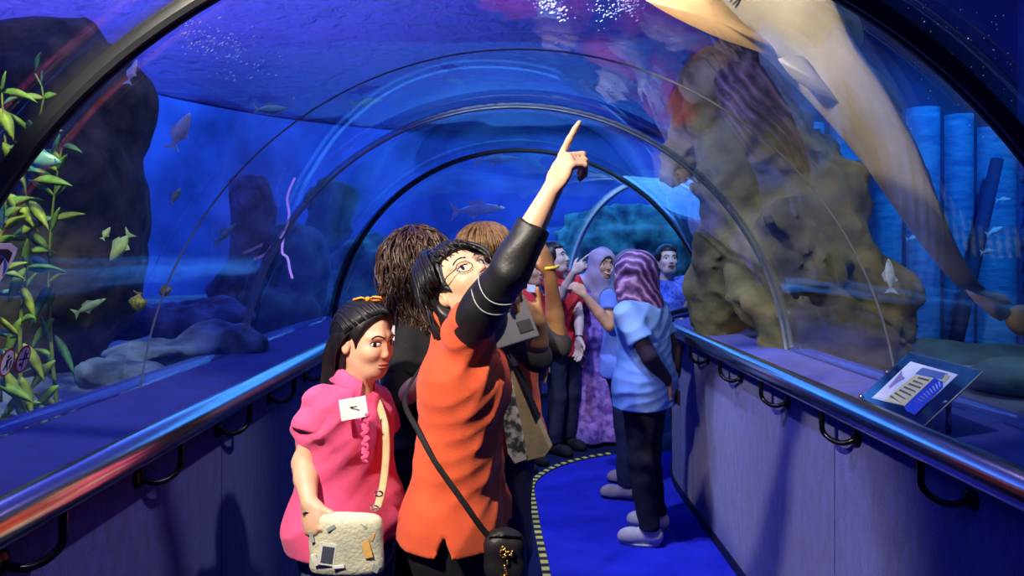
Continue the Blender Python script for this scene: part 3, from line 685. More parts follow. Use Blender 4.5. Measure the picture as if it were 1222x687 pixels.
# the big ray resting over the vault, seen from below
def big_ray():
    M_belly = mat('ray_belly', (0.50, 0.45, 0.30), 0.55, color2=(0.30, 0.28, 0.19), nscale=4, bump=0.15, bscale=40, lo=0.3, hi=0.7)
    M_fin = mat('ray_fin', (0.78, 0.50, 0.22), 0.5, color2=(0.60, 0.42, 0.22), nscale=6)
    M_back = mat('ray_back', (0.10, 0.09, 0.05), 0.6, color2=(0.04, 0.035, 0.02), nscale=20)
    # centre line: frame position, distance, half width (px), thickness (px)
    sp_ = [(800, -170, 2.15, 10, 8), (835, -125, 2.15, 60, 22), (880, -70, 2.12, 95, 34), (915, -25, 2.1, 82, 40), (945, 25, 2.08, 56, 42), (983, 80, 2.06, 42, 40), (1024, 130, 2.05, 38, 36), (1062, 185, 2.05, 32, 30), (1091, 240, 2.05, 25, 22), (1122, 295, 2.06, 17, 15), (1150, 335, 2.07, 12, 9), (1166, 348, 2.08, 10, 6)]
    C = [P(a, b, c) for a, b, c, _, _ in sp_]
    rt = root('guitarfish', C[5], 'large pale guitarfish gliding over the vault, belly towards us', 'ray')
    C = np.array(C); W = np.array([q[3] * q[2] / FPX for q in sp_]); T = np.array([q[4] * q[2] / FPX for q in sp_])
    tt = np.linspace(0, 1, len(C)); t2 = np.linspace(0, 1, 60)
    def sm(y):
        yi = np.interp(t2, tt, y)
        for _ in range(2): yi[1:-1] = (yi[:-2] + 2 * yi[1:-1] + yi[2:]) / 4
        return yi
    Cs = np.stack([sm(C[:, k]) for k in range(3)], 1); Ws = sm(W); Ts = sm(T)
    v = []; fr = []; n = 24
    for i in range(60):
        t = nrm(Cs[min(i + 1, 59)] - Cs[max(i - 1, 0)])
        out = nrm(0.45 * nrm([Cs[i][0] - X0, 0, Cs[i][2] - RING_Z]) + 0.55 * nrm(Cs[i] - np.array([0, 0, 1.3]))); out = nrm(out - t * (out @ t)); sd = np.cross(t, out); fr.append((t, out, sd))
        for k in range(n):
            a = 2 * math.pi * k / n; ca = math.cos(a); sa = math.sin(a)
            x = ca * Ws[i]; y = sa * Ts[i] * (0.55 if sa < 0 else 1.0) * (1 - 0.35 * abs(ca))
            v.append(Cs[i] + sd * x + out * y)
    f = [(i * n + k, i * n + (k + 1) % n, (i + 1) * n + (k + 1) % n, (i + 1) * n + k) for i in range(59) for k in range(n)] + [tuple(range(n - 1, -1, -1)), tuple(range(59 * n, 60 * n))]
    b = MB().add(v, f).build('body', [M_belly, M_back], rt)
    for i, pl in enumerate(b.data.polygons):
        k = i % n
        if i < 59 * n and 1 <= k <= 10: pl.material_index = 1
    def flap(pts, name, m, th=0.006):
        k = len(pts); q = [np.asarray(p) for p in pts]; c = sum(q) / k
        nn = nrm(np.cross(q[1] - q[0], q[k // 2] - q[0]))
        up = [p + nn * th * 0.2 for p in q] + [c + nn * th]; dn = [p - nn * th * 0.2 for p in q] + [c - nn * th]
        f = [(i, (i + 1) % k, k) for i in range(k)] + [(k + 1 + (i + 1) % k, k + 1 + i, 2 * k + 1) for i in range(k)] + [(i, k + 1 + i, k + 1 + (i + 1) % k, (i + 1) % k) for i in range(k)]
        return MB().add(up + dn, f).build(name, m, rt)
    def loop(pix, d): return list(resample([P(a, b, d) for a, b in pix] + [P(*pix[0], d)], 0.02)[:-1])
    flap(loop([(985, -30), (1005, -5), (1022, 15), (1030, 40), (1026, 58), (1014, 58), (1000, 48), (985, 35), (975, 10)], 2.03), 'pectoral_fin', M_fin)
    flap(loop([(770, 0), (800, 18), (850, 42), (900, 60), (926, 66), (918, 52), (890, 30), (860, 0), (830, -20)], 2.05), 'pectoral_fin', M_fin)
    flap(loop([(1003, 58), (1030, 72), (1055, 92), (1072, 115), (1078, 135), (1070, 136), (1050, 122), (1028, 100)], 2.02), 'pelvic_fin', mat('ray_fin_grey', (0.36, 0.34, 0.27), 0.5, nscale=6))
    flap(loop([(928, 70), (945, 92), (970, 108), (1000, 122), (1024, 134), (1022, 126), (1000, 108), (975, 85), (955, 66)], 2.03), 'pelvic_fin', mat('ray_fin_grey', (0.36, 0.34, 0.27), 0.5, nscale=6))
    flap(loop([(1098, 190), (1108, 205), (1122, 250), (1132, 285), (1124, 280), (1112, 255), (1100, 225)], 2.06), 'dorsal_fin', M_back, 0.01)
    flap(loop([(1150, 332), (1170, 345), (1195, 350), (1209, 362), (1200, 366), (1208, 372), (1195, 383), (1175, 370), (1155, 350)], 2.08), 'tail_fin', M_fin, 0.01)
    for j in range(5):
        for sgn in (-1, 1):
            i = 12 + j; t, out, sd = fr[i]; p = Cs[i] + sd * sgn * Ws[i] * 0.42 - out * Ts[i] * 0.5
            MB().ell(p, (0.022, 0.004, 0.003), np.array([sd, t, out]), nu=10, nv=6).build('gill_slit', mat('gill', (0.10, 0.08, 0.06), 0.6), rt)
big_ray()

# violet refracted glint of the seal edge, built as a glowing line
glint_pts = resample([P(352, 212, 3.3), P(343, 235, 3.3), P(345, 258, 3.3), P(338, 285, 3.3), P(337, 302, 3.3), P(343, 307, 3.3), P(346, 322, 3.3), P(349, 332, 3.3)], 0.015)
o = MB().tube(glint_pts, 0.006, n=7).build('edge_glint', glow_material('glint_glow', (0.45, 0.30, 1.0), 0.7), base=glint_pts[-1]); tag(o, 'thin jagged violet glint by the middle seal, built as a glowing line', 'light')

# drifting specks
sk = MB()
for _ in range(70):
    p = P(random.uniform(1080, 1215), random.uniform(5, 170), random.uniform(2.4, 3.4)); sk.ell(p, random.uniform(0.001, 0.003), nu=5, nv=4)
o = sk.build('floating_specks', mat('speck', (0.8, 0.85, 0.9), 0.6)); tag(o, 'tiny white particles drifting in the dark water at the upper right', 'particles', kind='stuff')

# ------------------------------------------------------------------ signs
# information panel on the right ledge
ci = np.array([1.142, 1.87, 1.132]); yaw, tl = -1.607, 0.767
ea = np.array([math.cos(yaw), math.sin(yaw), 0]); eu = np.array([-math.sin(yaw) * math.cos(tl), math.cos(yaw) * math.cos(tl), math.sin(tl)]); en = np.cross(ea, eu)
RI = np.array([ea, eu, en])
def ip(x, y, z=0.0): return ci + ea * x * 0.33 + eu * y * 0.201 + en * z      # x, y from -0.5 to 0.5
ir = root('information_panel', ip(0, -0.5) - (0, 0, 0.03), 'tilted clear information panel with a blue and yellow printed sheet', 'sign')
MB().box(ci, (0.33, 0.201, 0.006), RI).build('clear_sheet', M_clear, ir, smooth=False)
def quad(name, pts, m, z=0.0045, parent=ir):
    q = [ip(x, y, z) for x, y in pts]; w = [ip(x, y, z - 0.001) for x, y in pts]; k = len(pts)
    return MB().add(q + w, [tuple(range(k)), tuple(range(2 * k - 1, k - 1, -1))] + [(i, k + i, k + (i + 1) % k, (i + 1) % k) for i in range(k)]).build(name, m, parent, smooth=False)
def pxq(pix):
    """frame pixels on the panel plane -> panel coordinates"""
    out = []
    for u, v_ in pix:
        r = P(u, v_, 1.0) - (0, 0, EYE); o_ = np.array([0, 0, EYE]); t = ((ci - o_) @ en) / (r @ en); p = o_ + r * t - ci
        out.append((p @ ea / 0.33, p @ eu / 0.201))
    return out
M_psky = mat('print_sky', (0.50, 0.82, 0.92), 0.5, color2=(0.85, 0.90, 0.95), nscale=9); M_pblue = mat('print_blue', (0.02, 0.06, 0.60), 0.5, nscale=10); M_pyel = mat('print_yellow', (0.85, 0.78, 0.36), 0.5, nscale=10)
M_pgrey = mat('print_grey', (0.12, 0.22, 0.48), 0.5, nscale=10); M_pwhite = mat('print_white', (0.85, 0.85, 0.9), 0.5, nscale=10); M_pink = mat('print_ink', (0.12, 0.14, 0.14), 0.6, nscale=10)
cv = lambda pts: pxq([(1010 + a * 190 / 1088, 400 + b * 120 / 687) for a, b in pts])
sheet = quad('printed_sheet', cv([(445, 185), (770, 275), (475, 550), (415, 520), (405, 490), (180, 435)]), M_psky, 0.0045)
def onsheet(name, pts, m, z): return quad(name, cv(pts), m, z, ir)
onsheet('blue_field', [(610, 300), (670, 325), (668, 365), (480, 552), (415, 520), (408, 488)], M_pblue, 0.0055)
onsheet('yellow_field', [(480, 280), (605, 305), (408, 490), (270, 452), (330, 400)], M_pyel, 0.0060)
onsheet('grey_field', [(530, 230), (705, 272), (660, 310), (480, 272)], M_pgrey, 0.0060)
onsheet('small_yellow_tab', [(690, 275), (720, 290), (680, 335), (662, 322)], M_pyel, 0.0065)
onsheet('pale_patch', [(230, 400), (330, 320), (390, 250), (400, 290), (330, 390), (270, 440), (190, 432)], M_pwhite, 0.0055)
onsheet('fish_picture', [(300, 360), (350, 300), (388, 250), (392, 290), (410, 300), (360, 330), (310, 372)], mat('print_fish', (0.35, 0.30, 0.55), 0.5, nscale=10), 0.0065)
for i in range(7):
    t = i / 6.5; a = (500 - 205 * t, 293 + 135 * t); b = (592 - 200 * t, 318 + 165 * t)
    onsheet('text_line', [(a[0] + 6, a[1] + 2), (b[0] - 8 - random.random() * 25, b[1] - 4), (b[0] - 14 - random.random() * 10, b[1] + 6), (a[0] - 4, a[1] + 12)], M_pink, 0.0070)
for i in range(9):
    t = i / 9; a = (640 - 190 * t, 325 + 150 * t); b = (655 - 150 * t, 365 + 130 * t)
    onsheet('text_line', [a, (a[0] + 10, a[1] + 2), (b[0] + 2, b[1]), (b[0] - 8, b[1] - 4)], mat('print_pale_ink', (0.5, 0.6, 0.9), 0.6), 0.0070)
for sx in (-0.5, 0.5):
    MB().tube([ip(sx, -0.5), ip(sx, 0.5)], 0.0025, n=6).build('edge_strip', M_seal_pale, ir)
for sy in (-0.5, 0.5):
    MB().tube([ip(-0.5, sy), ip(0.5, sy)], 0.0022, n=6).build('edge_strip', M_seal_pale, ir)
for sx, sy in ((-0.5, -0.48), (-0.5, 0.05), (0.48, -0.1)):
    MB().tube([ip(sx, sy, 0.008), ip(sx, sy, -0.014)], 0.006, n=10).build('clip', M_chrome, ir)
for sx in (-0.3, 0.35):
    p = ip(sx, 0.1, -0.004); MB().tube([p, np.array([p[0], p[1], 1.03])], 0.007, n=8).build('support_post', M_chrome, ir)

# signs stuck to the left acrylic
def dome_in(z, y, off=0.004):
    q = -math.sqrt(RING_R ** 2 - (z - RING_Z) ** 2); n_in = nrm([-q, 0, -(z - RING_Z)])
    return np.array([X0 + q, y, z]) + n_in * off, n_in
def patch(name, outline, zc, yc, m, parent, off):
    """flat-print outline (along the tunnel, up the curve) wrapped on the acrylic"""
    v = []; w = []
    for a, b in outline:
        if parent.name.startswith('round'): a *= 0.62 if name not in ('rim', 'disc') else 1.0
        z = zc + b * 0.95; p, n_ = dome_in(z, yc + a, off); v.append(p); w.append(p - n_ * 0.0015)
    k = len(v)
    return MB().add(v + w, [tuple(range(k))[::-1], tuple(range(k, 2 * k))] + [(i, (i + 1) % k, k + (i + 1) % k, k + i) for i in range(k)]).build(name, m, parent, smooth=False)
def circle(r, n=24, cx=0, cy=0, sx=1, sy=1): return [(cx + r * sx * math.cos(2 * math.pi * i / n), cy + r * sy * math.sin(2 * math.pi * i / n)) for i in range(n)]
M_white = mat('sign_white', (0.80, 0.78, 0.74), 0.5, nscale=30); M_red = mat('sign_red', (0.45, 0.05, 0.03), 0.5, nscale=30); M_ink = mat('sign_ink', (0.02, 0.02, 0.03), 0.5, nscale=30); M_sblue = mat('sign_blue', (0.03, 0.14, 0.55), 0.4, nscale=30)
for (u, v_, lb, kind_) in ((9, 432, 'round white sticker with a red rim and a climbing figure', 0), (28, 428, 'round white sticker with a red rim and a crossed emblem', 1)):
    y = 1.68 + (0.085 if kind_ else 0.0)
    for _ in range(4):
        z = EYE - (v_ - VC) / FPX * y; p, _n = dome_in(z, y); y = -p[0] * FPX / (UC - u)
    z = EYE - (v_ - VC) / FPX * y
    p, _n = dome_in(z, y, 0)
    rt = root('round_sticker', p, lb, 'sticker', 'stickers on the left acrylic')
    patch('rim', circle(1, 24, 0, 0, 0.024, 0.037), z, y, M_red, rt, 0.003)
    patch('disc', circle(1, 24, 0, 0, 0.019, 0.031), z, y, M_white, rt, 0.004)
    if kind_ == 0:
        patch('figure_head', circle(0.005, 10, -0.004, 0.016), z, y, M_ink, rt, 0.005)
        patch('figure_body', [(-0.010, 0.008), (0.002, 0.010), (0.014, 0.014), (0.014, 0.010), (0.004, 0.004), (0.002, -0.006), (0.010, -0.020), (0.005, -0.021), (-0.002, -0.008), (-0.012, -0.020), (-0.016, -0.018), (-0.008, -0.004)], z, y, M_ink, rt, 0.005)
        patch('figure_wall', [(0.014, 0.004), (0.020, 0.004), (0.020, -0.018), (0.014, -0.018)], z, y, M_ink, rt, 0.005)
    else:
        patch('bar', [(-0.025, 0.003), (0.025, 0.003), (0.025, -0.001), (-0.025, -0.001)], z, y, M_ink, rt, 0.005)
        patch('bar', [(-0.002, 0.026), (0.002, 0.026), (0.002, -0.026), (-0.002, -0.026)], z, y, M_ink, rt, 0.005)
        patch('figure_body', [(0.004, 0.018), (0.010, 0.012), (0.018, 0.018), (0.014, 0.008), (0.012, 0.004), (0.008, 0.004), (0.008, 0.009)], z, y, M_ink, rt, 0.0055)
        patch('figure_body', [(-0.018, -0.008), (-0.008, -0.008), (-0.006, -0.016), (-0.016, -0.018)], z, y, M_ink, rt, 0.0055)
sg = root('cut_off_sign', dome_in(1.42, 1.58, 0)[0], 'white edged board with a blue oval and a white letter k', 'sign')
zc, yc = 1.42, 1.385
patch('board', [(-0.14, 0.11), (0.10, 0.11), (0.125, 0.10), (0.13, 0.08), (0.118, 0.0), (0.09, -0.09), (-0.14, -0.12)], zc, yc, M_white, sg, 0.004)
patch('dark_edge', [(-0.14, 0.098), (0.095, 0.098), (0.114, 0.09), (0.119, 0.065), (0.108, 0.0), (0.085, -0.05), (-0.14, -0.06)], zc, yc, M_ink, sg, 0.0055)
patch('blue_oval', circle(1, 28, 0.042, 0.045, 0.078, 0.046), zc, yc, M_sblue, sg, 0.0065)
patch('brown_field', [(-0.14, -0.052), (0.085, -0.045), (0.075, -0.080), (-0.14, -0.085)], zc, yc, mat('sign_brown', (0.35, 0.16, 0.06), 0.5), sg, 0.0065)
for st in ([(0.078, 0.072), (0.085, 0.072), (0.085, 0.018), (0.078, 0.018)], [(0.085, 0.038), (0.100, 0.056), (0.106, 0.052), (0.091, 0.034)], [(0.090, 0.044), (0.096, 0.044), (0.110, 0.022), (0.102, 0.019)]):
    patch('letter_stroke', st, zc, yc, M_white, sg, 0.0075)
# ------------------------------------------------------------------ people
SKIN = {'light': mat('skin_light', (0.68, 0.40, 0.25), 0.5, color2=(0.62, 0.35, 0.21), nscale=12, sss=0.06, bump=0.05, bscale=150),
        'mid': mat('skin_mid', (0.56, 0.31, 0.17), 0.5, color2=(0.50, 0.27, 0.15), nscale=12, sss=0.06, bump=0.05, bscale=150),
        'brown': mat('skin_brown', (0.34, 0.17, 0.07), 0.5, color2=(0.29, 0.14, 0.055), nscale=12, sss=0.05),
        'pale': mat('skin_pale', (0.62, 0.46, 0.38), 0.5, color2=(0.56, 0.41, 0.34), nscale=12, sss=0.06)}
M_lip = mat('lip', (0.42, 0.13, 0.10), 0.4, nscale=30); M_eyew = mat('eye_white', (0.80, 0.78, 0.74), 0.25, nscale=30); M_iris = mat('iris', (0.015, 0.01, 0.008), 0.15, nscale=30)
M_brow = mat('brow', (0.02, 0.015, 0.012), 0.8, nscale=60); M_teeth = mat('teeth', (0.85, 0.83, 0.78), 0.3, nscale=30); M_mouth = mat('mouth_dark', (0.08, 0.02, 0.02), 0.6, nscale=30)
M_hair = mat('hair_black', (0.014, 0.012, 0.012), 0.42, color2=(0.004, 0.004, 0.005), nscale=60, stretch=(1, 1, 0.15), spec=0.35)
M_hair_brown = mat('hair_brown', (0.085, 0.045, 0.025), 0.42, color2=(0.03, 0.016, 0.010), nscale=50, spec=0.5)
M_hair_tan = mat('hair_tan', (0.22, 0.12, 0.045), 0.5, color2=(0.10, 0.05, 0.02), nscale=60, spec=0.4)
UP = np.array([0, 0, 1.0])

def E(x, y, z, c, r):
    a = (x - c[0]) / r[0]; b = (y - c[1]) / r[1]; e = (z - c[2]) / r[2]
    k0 = np.sqrt(a * a + b * b + e * e); k1 = np.sqrt((a / r[0]) ** 2 + (b / r[1]) ** 2 + (e / r[2]) ** 2) + 1e-9
    return k0 * (k0 - 1) / k1
def Cp(x, y, z, a, b, ra, rb):
    a = np.array(a, float); ab = np.array(b, float) - a; L2 = ab @ ab
    t = np.clip(((x - a[0]) * ab[0] + (y - a[1]) * ab[1] + (z - a[2]) * ab[2]) / L2, 0, 1)
    return np.sqrt((x - a[0] - t * ab[0]) ** 2 + (y - a[1] - t * ab[1]) ** 2 + (z - a[2] - t * ab[2]) ** 2) - (ra + (rb - ra) * t)
def head_fn(x, y, z, nose=1.0, wid=1.0, jaw=1.0):
    """a face looking along +x, ears on the y axis, height 0.22 m"""
    y = y / wid; ay = np.abs(y)
    d = E(x, y, z, (-0.012, 0, 0.028), (0.092, 0.074, 0.084))
    d = smin(d, E(x, y, z, (0.022, 0, -0.030), (0.062, 0.060, 0.078)), 0.03)
    d = smin(d, E(x, y, z, (0.050 - 0.010 * (1 - jaw), 0, -0.086 + 0.012 * (1 - jaw)), (0.030, 0.030 * (0.4 + 0.6 * jaw), 0.024)), 0.035)          # chin
    d = smin(d, Cp(x, ay, z, (-0.005, 0.052 * (0.5 + 0.5 * jaw), -0.045), (0.040, 0.030 * (0.4 + 0.6 * jaw), -0.088 + 0.014 * (1 - jaw)), 0.016, 0.016), 0.03)  # jaw
    d = smin(d, E(x, ay, z, (0.052, 0.036, -0.026), (0.026, 0.024, 0.022)), 0.022)     # cheeks
    d = smin(d, Cp(x, ay, z, (0.078, 0.012, 0.024), (0.066, 0.046, 0.022), 0.010, 0.009), 0.014)    # brow
    d = smax(d, -E(x, ay, z, (0.094, 0.032, 0.003), (0.016, 0.017, 0.010)), 0.012)     # eye hollows
    d = smin(d, Cp(x, y, z, (0.082, 0, 0.010), (0.086 + 0.014 * nose, 0, -0.030), 0.006, 0.0055 + 0.006 * nose), 0.010)  # nose
    d = smin(d, E(x, ay, z, (0.088, 0.005 + 0.006 * nose, -0.033), (0.009, 0.007, 0.007)), 0.006)
    d = smin(d, E(x, y, z, (0.078 - 0.020 * (1 - jaw), 0, -0.062), (0.012, 0.022, 0.014)), 0.012)          # mouth mound
    d = smin(d, E(x, ay, z, (-0.010, 0.077, -0.010), (0.016, 0.009, 0.026)), 0.005)    # ears
    d = smax(d, -E(x, ay, z, (-0.005, 0.088, -0.008), (0.009, 0.008, 0.015)), 0.003)
    return d
def face_x(y, z, lo=0.02, hi=0.135, hp={}):
    xs = np.linspace(hi, lo, 400); d = head_fn(xs, np.full(400, y), np.full(400, z), **hp); i = np.argmax(d < 0)
    return xs[i]

class Head:
    def __init__(s, c, fwd, up=UP, hs=1.0, **hp):
        s.hp = hp
        s.c = np.asarray(c, float); s.x = nrm(fwd); up = np.asarray(up, float); s.z = nrm(up - s.x * (up @ s.x)); s.y = np.cross(s.z, s.x); s.hs = hs
        s.R = np.array([s.x, s.y, s.z])
    def w(s, x, y, z): return s.c + s.hs * (s.x * x + s.y * y + s.z * z)
    def add(s, S, k=0.03): S.local(s.c, s.R, 0.15 * s.hs, lambda x, y, z: head_fn(x, y, z, **s.hp), k, scale=s.hs)
    def features(s, body, smile=0.0, brow=M_brow, open_=0.0, gaze=(0, 0), es=1.0, bw=1.0):
        face_x = lambda y, z: globals()['face_x'](y, z, hp=s.hp)
        for e in (-1, 1):
            x0 = face_x(e * 0.032, 0.003); nv = np.array([1.0, e * 0.38, 0.0]); nv /= np.linalg.norm(nv)
            sd = np.array([-nv[1], nv[0], 0]); R = np.array([s.R.T @ nv, s.R.T @ sd, s.z])
            c = s.w(x0 + 0.0005, e * 0.032, 0.002)
            eye = MB().ell(c, np.array((0.0045, 0.0150 * es, 0.0068 * es)) * s.hs, R, nu=14, nv=10).build('eye', M_eyew, body)
            gx = c + s.hs * (R[0] * 0.0025 + R[1] * (0.004 * gaze[0]) + s.z * 0.002 * gaze[1])
            MB().ell(gx, np.array((0.0030, 0.0062 * es, 0.0062 * es)) * s.hs, R, nu=12, nv=8).build('iris', M_iris, eye)
            lid = [c + s.hs * (R[1] * 0.0165 * es * math.cos(a) + s.z * (0.0078 * es * math.sin(a)) + R[0] * (0.0035 - 0.004 * abs(math.cos(a)))) for a in np.linspace(0.0, math.pi, 9)]
            MB().tube(lid, [0.0006] + [0.0016 * s.hs] * 7 + [0.0006], n=6).build('eyelid', M_brow, body)
            bp = [s.w(face_x(e * yy, zz) + 0.001, e * yy, zz) for yy, zz in ((0.014, 0.022), (0.024, 0.0275), (0.036, 0.0285), (0.050, 0.021))]
            MB().tube(resample(bp, 0.005), 0.0026 * s.hs * bw, n=6).build('eyebrow', brow, body)
        w_ = 0.023 + 0.008 * smile; zm = -0.062
        ul = [s.w(face_x(y, zm + 0.004 + 0.25 * smile * abs(y)) + 0.0005, y, zm + 0.004 + 0.25 * smile * abs(y) + open_ * 0.006) for y in np.linspace(-w_, w_, 9)]
        ll = [s.w(face_x(y, zm - 0.006 + 0.30 * smile * abs(y)) + 0.0005, y, zm - 0.006 - open_ * 0.010 * (1 - (y / w_) ** 2) - smile * 0.004 * (1 - (y / w_) ** 2) + 0.30 * smile * abs(y)) for y in np.linspace(-w_, w_, 9)]
        taper = [0.0012, 0.0028, 0.0036, 0.004, 0.0036, 0.004, 0.0036, 0.0028, 0.0012]
        MB().tube(ul, [t * s.hs for t in taper], n=8).build('upper_lip', M_lip, body)
        MB().tube(ll, [t * 1.15 * s.hs for t in taper], n=8).build('lower_lip', M_lip, body)
        if smile > 0.5 or open_ > 0.3:
            mm = [0.5 * (a + b) - s.x * 0.001 for a, b in zip(ul, ll)]
            MB().tube(mm, [0.001] + [(0.0045 + 0.004 * open_) * s.hs] * 7 + [0.001], n=8).build('teeth' if smile > 0.5 else 'mouth_opening', M_teeth if smile > 0.5 else M_mouth, body)
        return s

def hand(S, wrist, d, n, t, curls, sc=1.0, spread=0.0, thumb=(0.6, 0.6, 0.35), thumb_curl=0.4):
    """d: towards the fingers, n: out of the palm, t: thumb side; curls: per finger (index..little) three joint angles"""
    d = nrm(d); t = nrm(np.asarray(t) - d * (np.asarray(t) @ d)); n0 = np.cross(d, t); n = n0 if n0 @ np.asarray(n) > 0 else -n0
    W = np.asarray(wrist, float); R = np.array([d, t, n])
    S.ell(W + d * 0.046 * sc, np.array((0.050, 0.040, 0.0165)) * sc, R, k=0.018)
    S.ell(W + (d * 0.030 + t * 0.022 + n * 0.008) * sc, np.array((0.032, 0.018, 0.015)) * sc, R, k=0.012)
    tips = []
    for i, (off, ln) in enumerate(((0.029, 0.96), (0.0095, 1.06), (-0.010, 1.0), (-0.028, 0.80))):
        p = W + (d * (0.084 - 0.004 * abs(i - 1)) + t * off) * sc; a = 0.0
        dd = nrm(d + t * spread * (1.5 - i) / 1.5)
        for j, (sl, r0, r1) in enumerate(((0.043, 0.0095, 0.0088), (0.027, 0.0088, 0.0080), (0.021, 0.0080, 0.0066))):
            a += curls[i][j]; v = dd * math.cos(a) + n * math.sin(a); q = p + v * sl * ln * sc
            S.cap(p, q, r0 * sc, r1 * sc, k=0.004); p = q
        tips.append(p)
    p = W + (d * 0.022 + t * 0.030 + n * 0.006) * sc; v = nrm(d * thumb[0] + t * thumb[1] + n * thumb[2])
    q = p + v * 0.042 * sc; S.cap(p, q, 0.0125 * sc, 0.0105 * sc, k=0.010)
    v2 = nrm(v * math.cos(thumb_curl) + nrm(-t * 0.8 + n * 0.5 + d * 0.3) * math.sin(thumb_curl)); S.cap(q, q + v2 * 0.032 * sc, 0.0102 * sc, 0.0082 * sc, k=0.004)
    return tips
RELAX = [(0.25, 0.35, 0.2), (0.3, 0.4, 0.25), (0.35, 0.45, 0.25), (0.4, 0.5, 0.3)]
GRIP = [(0.9, 1.0, 0.6), (0.95, 1.0, 0.6), (1.0, 1.0, 0.6), (1.0, 1.0, 0.6)]
POINT = [(0.02, 0.05, 0.05), (1.15, 1.35, 0.8), (1.25, 1.35, 0.8), (1.30, 1.3, 0.8)]

class Pose:
    """default upright skeleton, then overrides"""
    def __init__(s, x, y, H, yaw):
        s.H = H; s.k = H / 1.6; f = np.array([math.cos(yaw), math.sin(yaw), 0]); l = np.cross(UP, f); s.f = f; s.l = l
        b = np.array([x, y, 0.0]); s.base = b
        at = lambda fr, lat=0, fw=0: b + UP * fr * H + l * lat * H + f * fw * H
        s.pelvis = at(.52); s.waist = at(.62, 0, .005); s.chest = at(.735, 0, .008); s.neck = at(.835, 0, -.002); s.headc = at(.925, 0, .018)
        s.sh = {e: at(.805, e * .108) for e in (1, -1)}        # +1 her left, -1 her right
        s.hip = {e: at(.50, e * .055) for e in (1, -1)}; s.knee = {e: at(.275, e * .06, .01) for e in (1, -1)}; s.ank = {e: at(.05, e * .06, -.01) for e in (1, -1)}
        s.toe = {e: f for e in (1, -1)}
        s.elb = {e: at(.635, e * .135, -.015) for e in (1, -1)}; s.wri = {e: at(.49, e * .135, .03) for e in (1, -1)}
        s.hd = {e: np.array([0, 0, -1.0]) for e in (1, -1)}; s.hn = {e: -e * l for e in (1, -1)}; s.ht = {e: f.copy() for e in (1, -1)}; s.curl = {1: RELAX, -1: RELAX}
        s.thumb = {1: (0.6, 0.6, 0.35), -1: (0.6, 0.6, 0.35)}; s.thc = {1: 0.4, -1: 0.4}
    def bounds(s, pad=0.16):
        pts = [s.base, s.headc, s.pelvis] + [d[e] for d in (s.sh, s.elb, s.wri, s.knee, s.ank) for e in (1, -1)]
        a = np.array(pts); lo = a.min(0) - pad; hi = a.max(0) + pad; lo[2] = 0.0; return lo, hi

def torso(S, p, grow=0.0, k=0.06, bust=0.0):
    q = p.k
    ch = p.chest; f = p.f; l = p.l
    S.cap(ch + l * 0.055 * q, ch - l * 0.055 * q, (0.100 + grow) * q, k=k, flat=f, f=0.92)
    S.cap(p.waist + l * 0.045 * q, p.waist - l * 0.045 * q, (0.090 + grow) * q, k=k, flat=f, f=0.92)
    S.cap(p.pelvis + l * 0.06 * q, p.pelvis - l * 0.06 * q, (0.105 + grow) * q, k=k, flat=f, f=0.95)
    S.cap(p.sh[1] - l * 0.02, p.sh[-1] + l * 0.02, (0.050 + grow * 0.8) * q, k=k)
    S.cap(p.neck - UP * 0.03, (p.sh[1] + p.sh[-1]) / 2, 0.05 * q, 0.06 * q, k=k)
    if bust: S.ell(ch + f * 0.075 * q - UP * 0.02, np.array((0.055, 0.11, 0.065)) * q * bust, np.array([f, l, UP]), k=0.05)
def body(p, head, root_, skin, h=0.006, arms=(1, -1), name='body', legs=True):
    lo, hi = p.bounds(); S = SDF(lo, hi, h); q = p.k
    torso(S, p, -0.020)
    S.cap(p.neck - UP * 0.05, head.w(-0.012, 0, -0.05), 0.050 * q, 0.045 * q, k=0.03)
    for e in (1, -1):
        S.cap(p.sh[e], p.elb[e], 0.043 * q, 0.036 * q, k=0.03); S.cap(p.elb[e], p.elb[e] * 0.6 + p.wri[e] * 0.4, 0.037 * q, 0.036 * q, k=0.012); S.cap(p.elb[e] * 0.6 + p.wri[e] * 0.4, p.wri[e], 0.036 * q, 0.0235 * q, k=0.01)
        S.cap(p.hip[e], p.knee[e], 0.070 * q, 0.048 * q, k=0.04); S.cap(p.knee[e], p.ank[e], 0.048 * q, 0.032 * q, k=0.02)
        S.cap(p.ank[e] - UP * 0.02, p.ank[e] + p.toe[e] * 0.12 * q - UP * 0.035, 0.030 * q, 0.022 * q, k=0.03)
        hand(S, p.wri[e], p.hd[e], p.hn[e], p.ht[e], p.curl[e], q * 1.0, thumb=p.thumb[e], thumb_curl=p.thc[e])
    head.add(S)
    return S.build(name, skin, root_)
def folds(amp, seed):
    """slanting cloth folds that fade in and out"""
    g = np.random.default_rng(seed); a0 = g.uniform(0, 6.28)
    def fn(X, Y, Z):
        w = fbm(X, Y, Z, 7, seed + 1, 1); m1 = np.clip(0.35 + 1.1 * fbm(X, Y, Z, 9, seed + 2, 1), 0, 1); m2 = np.clip(0.25 + 1.1 * fbm(X, Y, Z, 8, seed + 7, 1), 0, 1)
        r1 = 1 - np.abs(np.sin(34 * (0.62 * X + 0.5 * Y - 0.70 * Z) + 3.0 * w + a0)) ** 0.8
        r2 = 1 - np.abs(np.sin(52 * (0.25 * X + 0.2 * Y - 0.95 * Z) + 4.0 * fbm(X, Y, Z, 9, seed + 5, 1))) ** 0.8
        return -amp * (1.5 * m1 * r1 + 0.8 * m2 * r2 + 0.3 * fbm(X, Y, Z, 38, seed + 3, 2) - 0.5)
    return fn
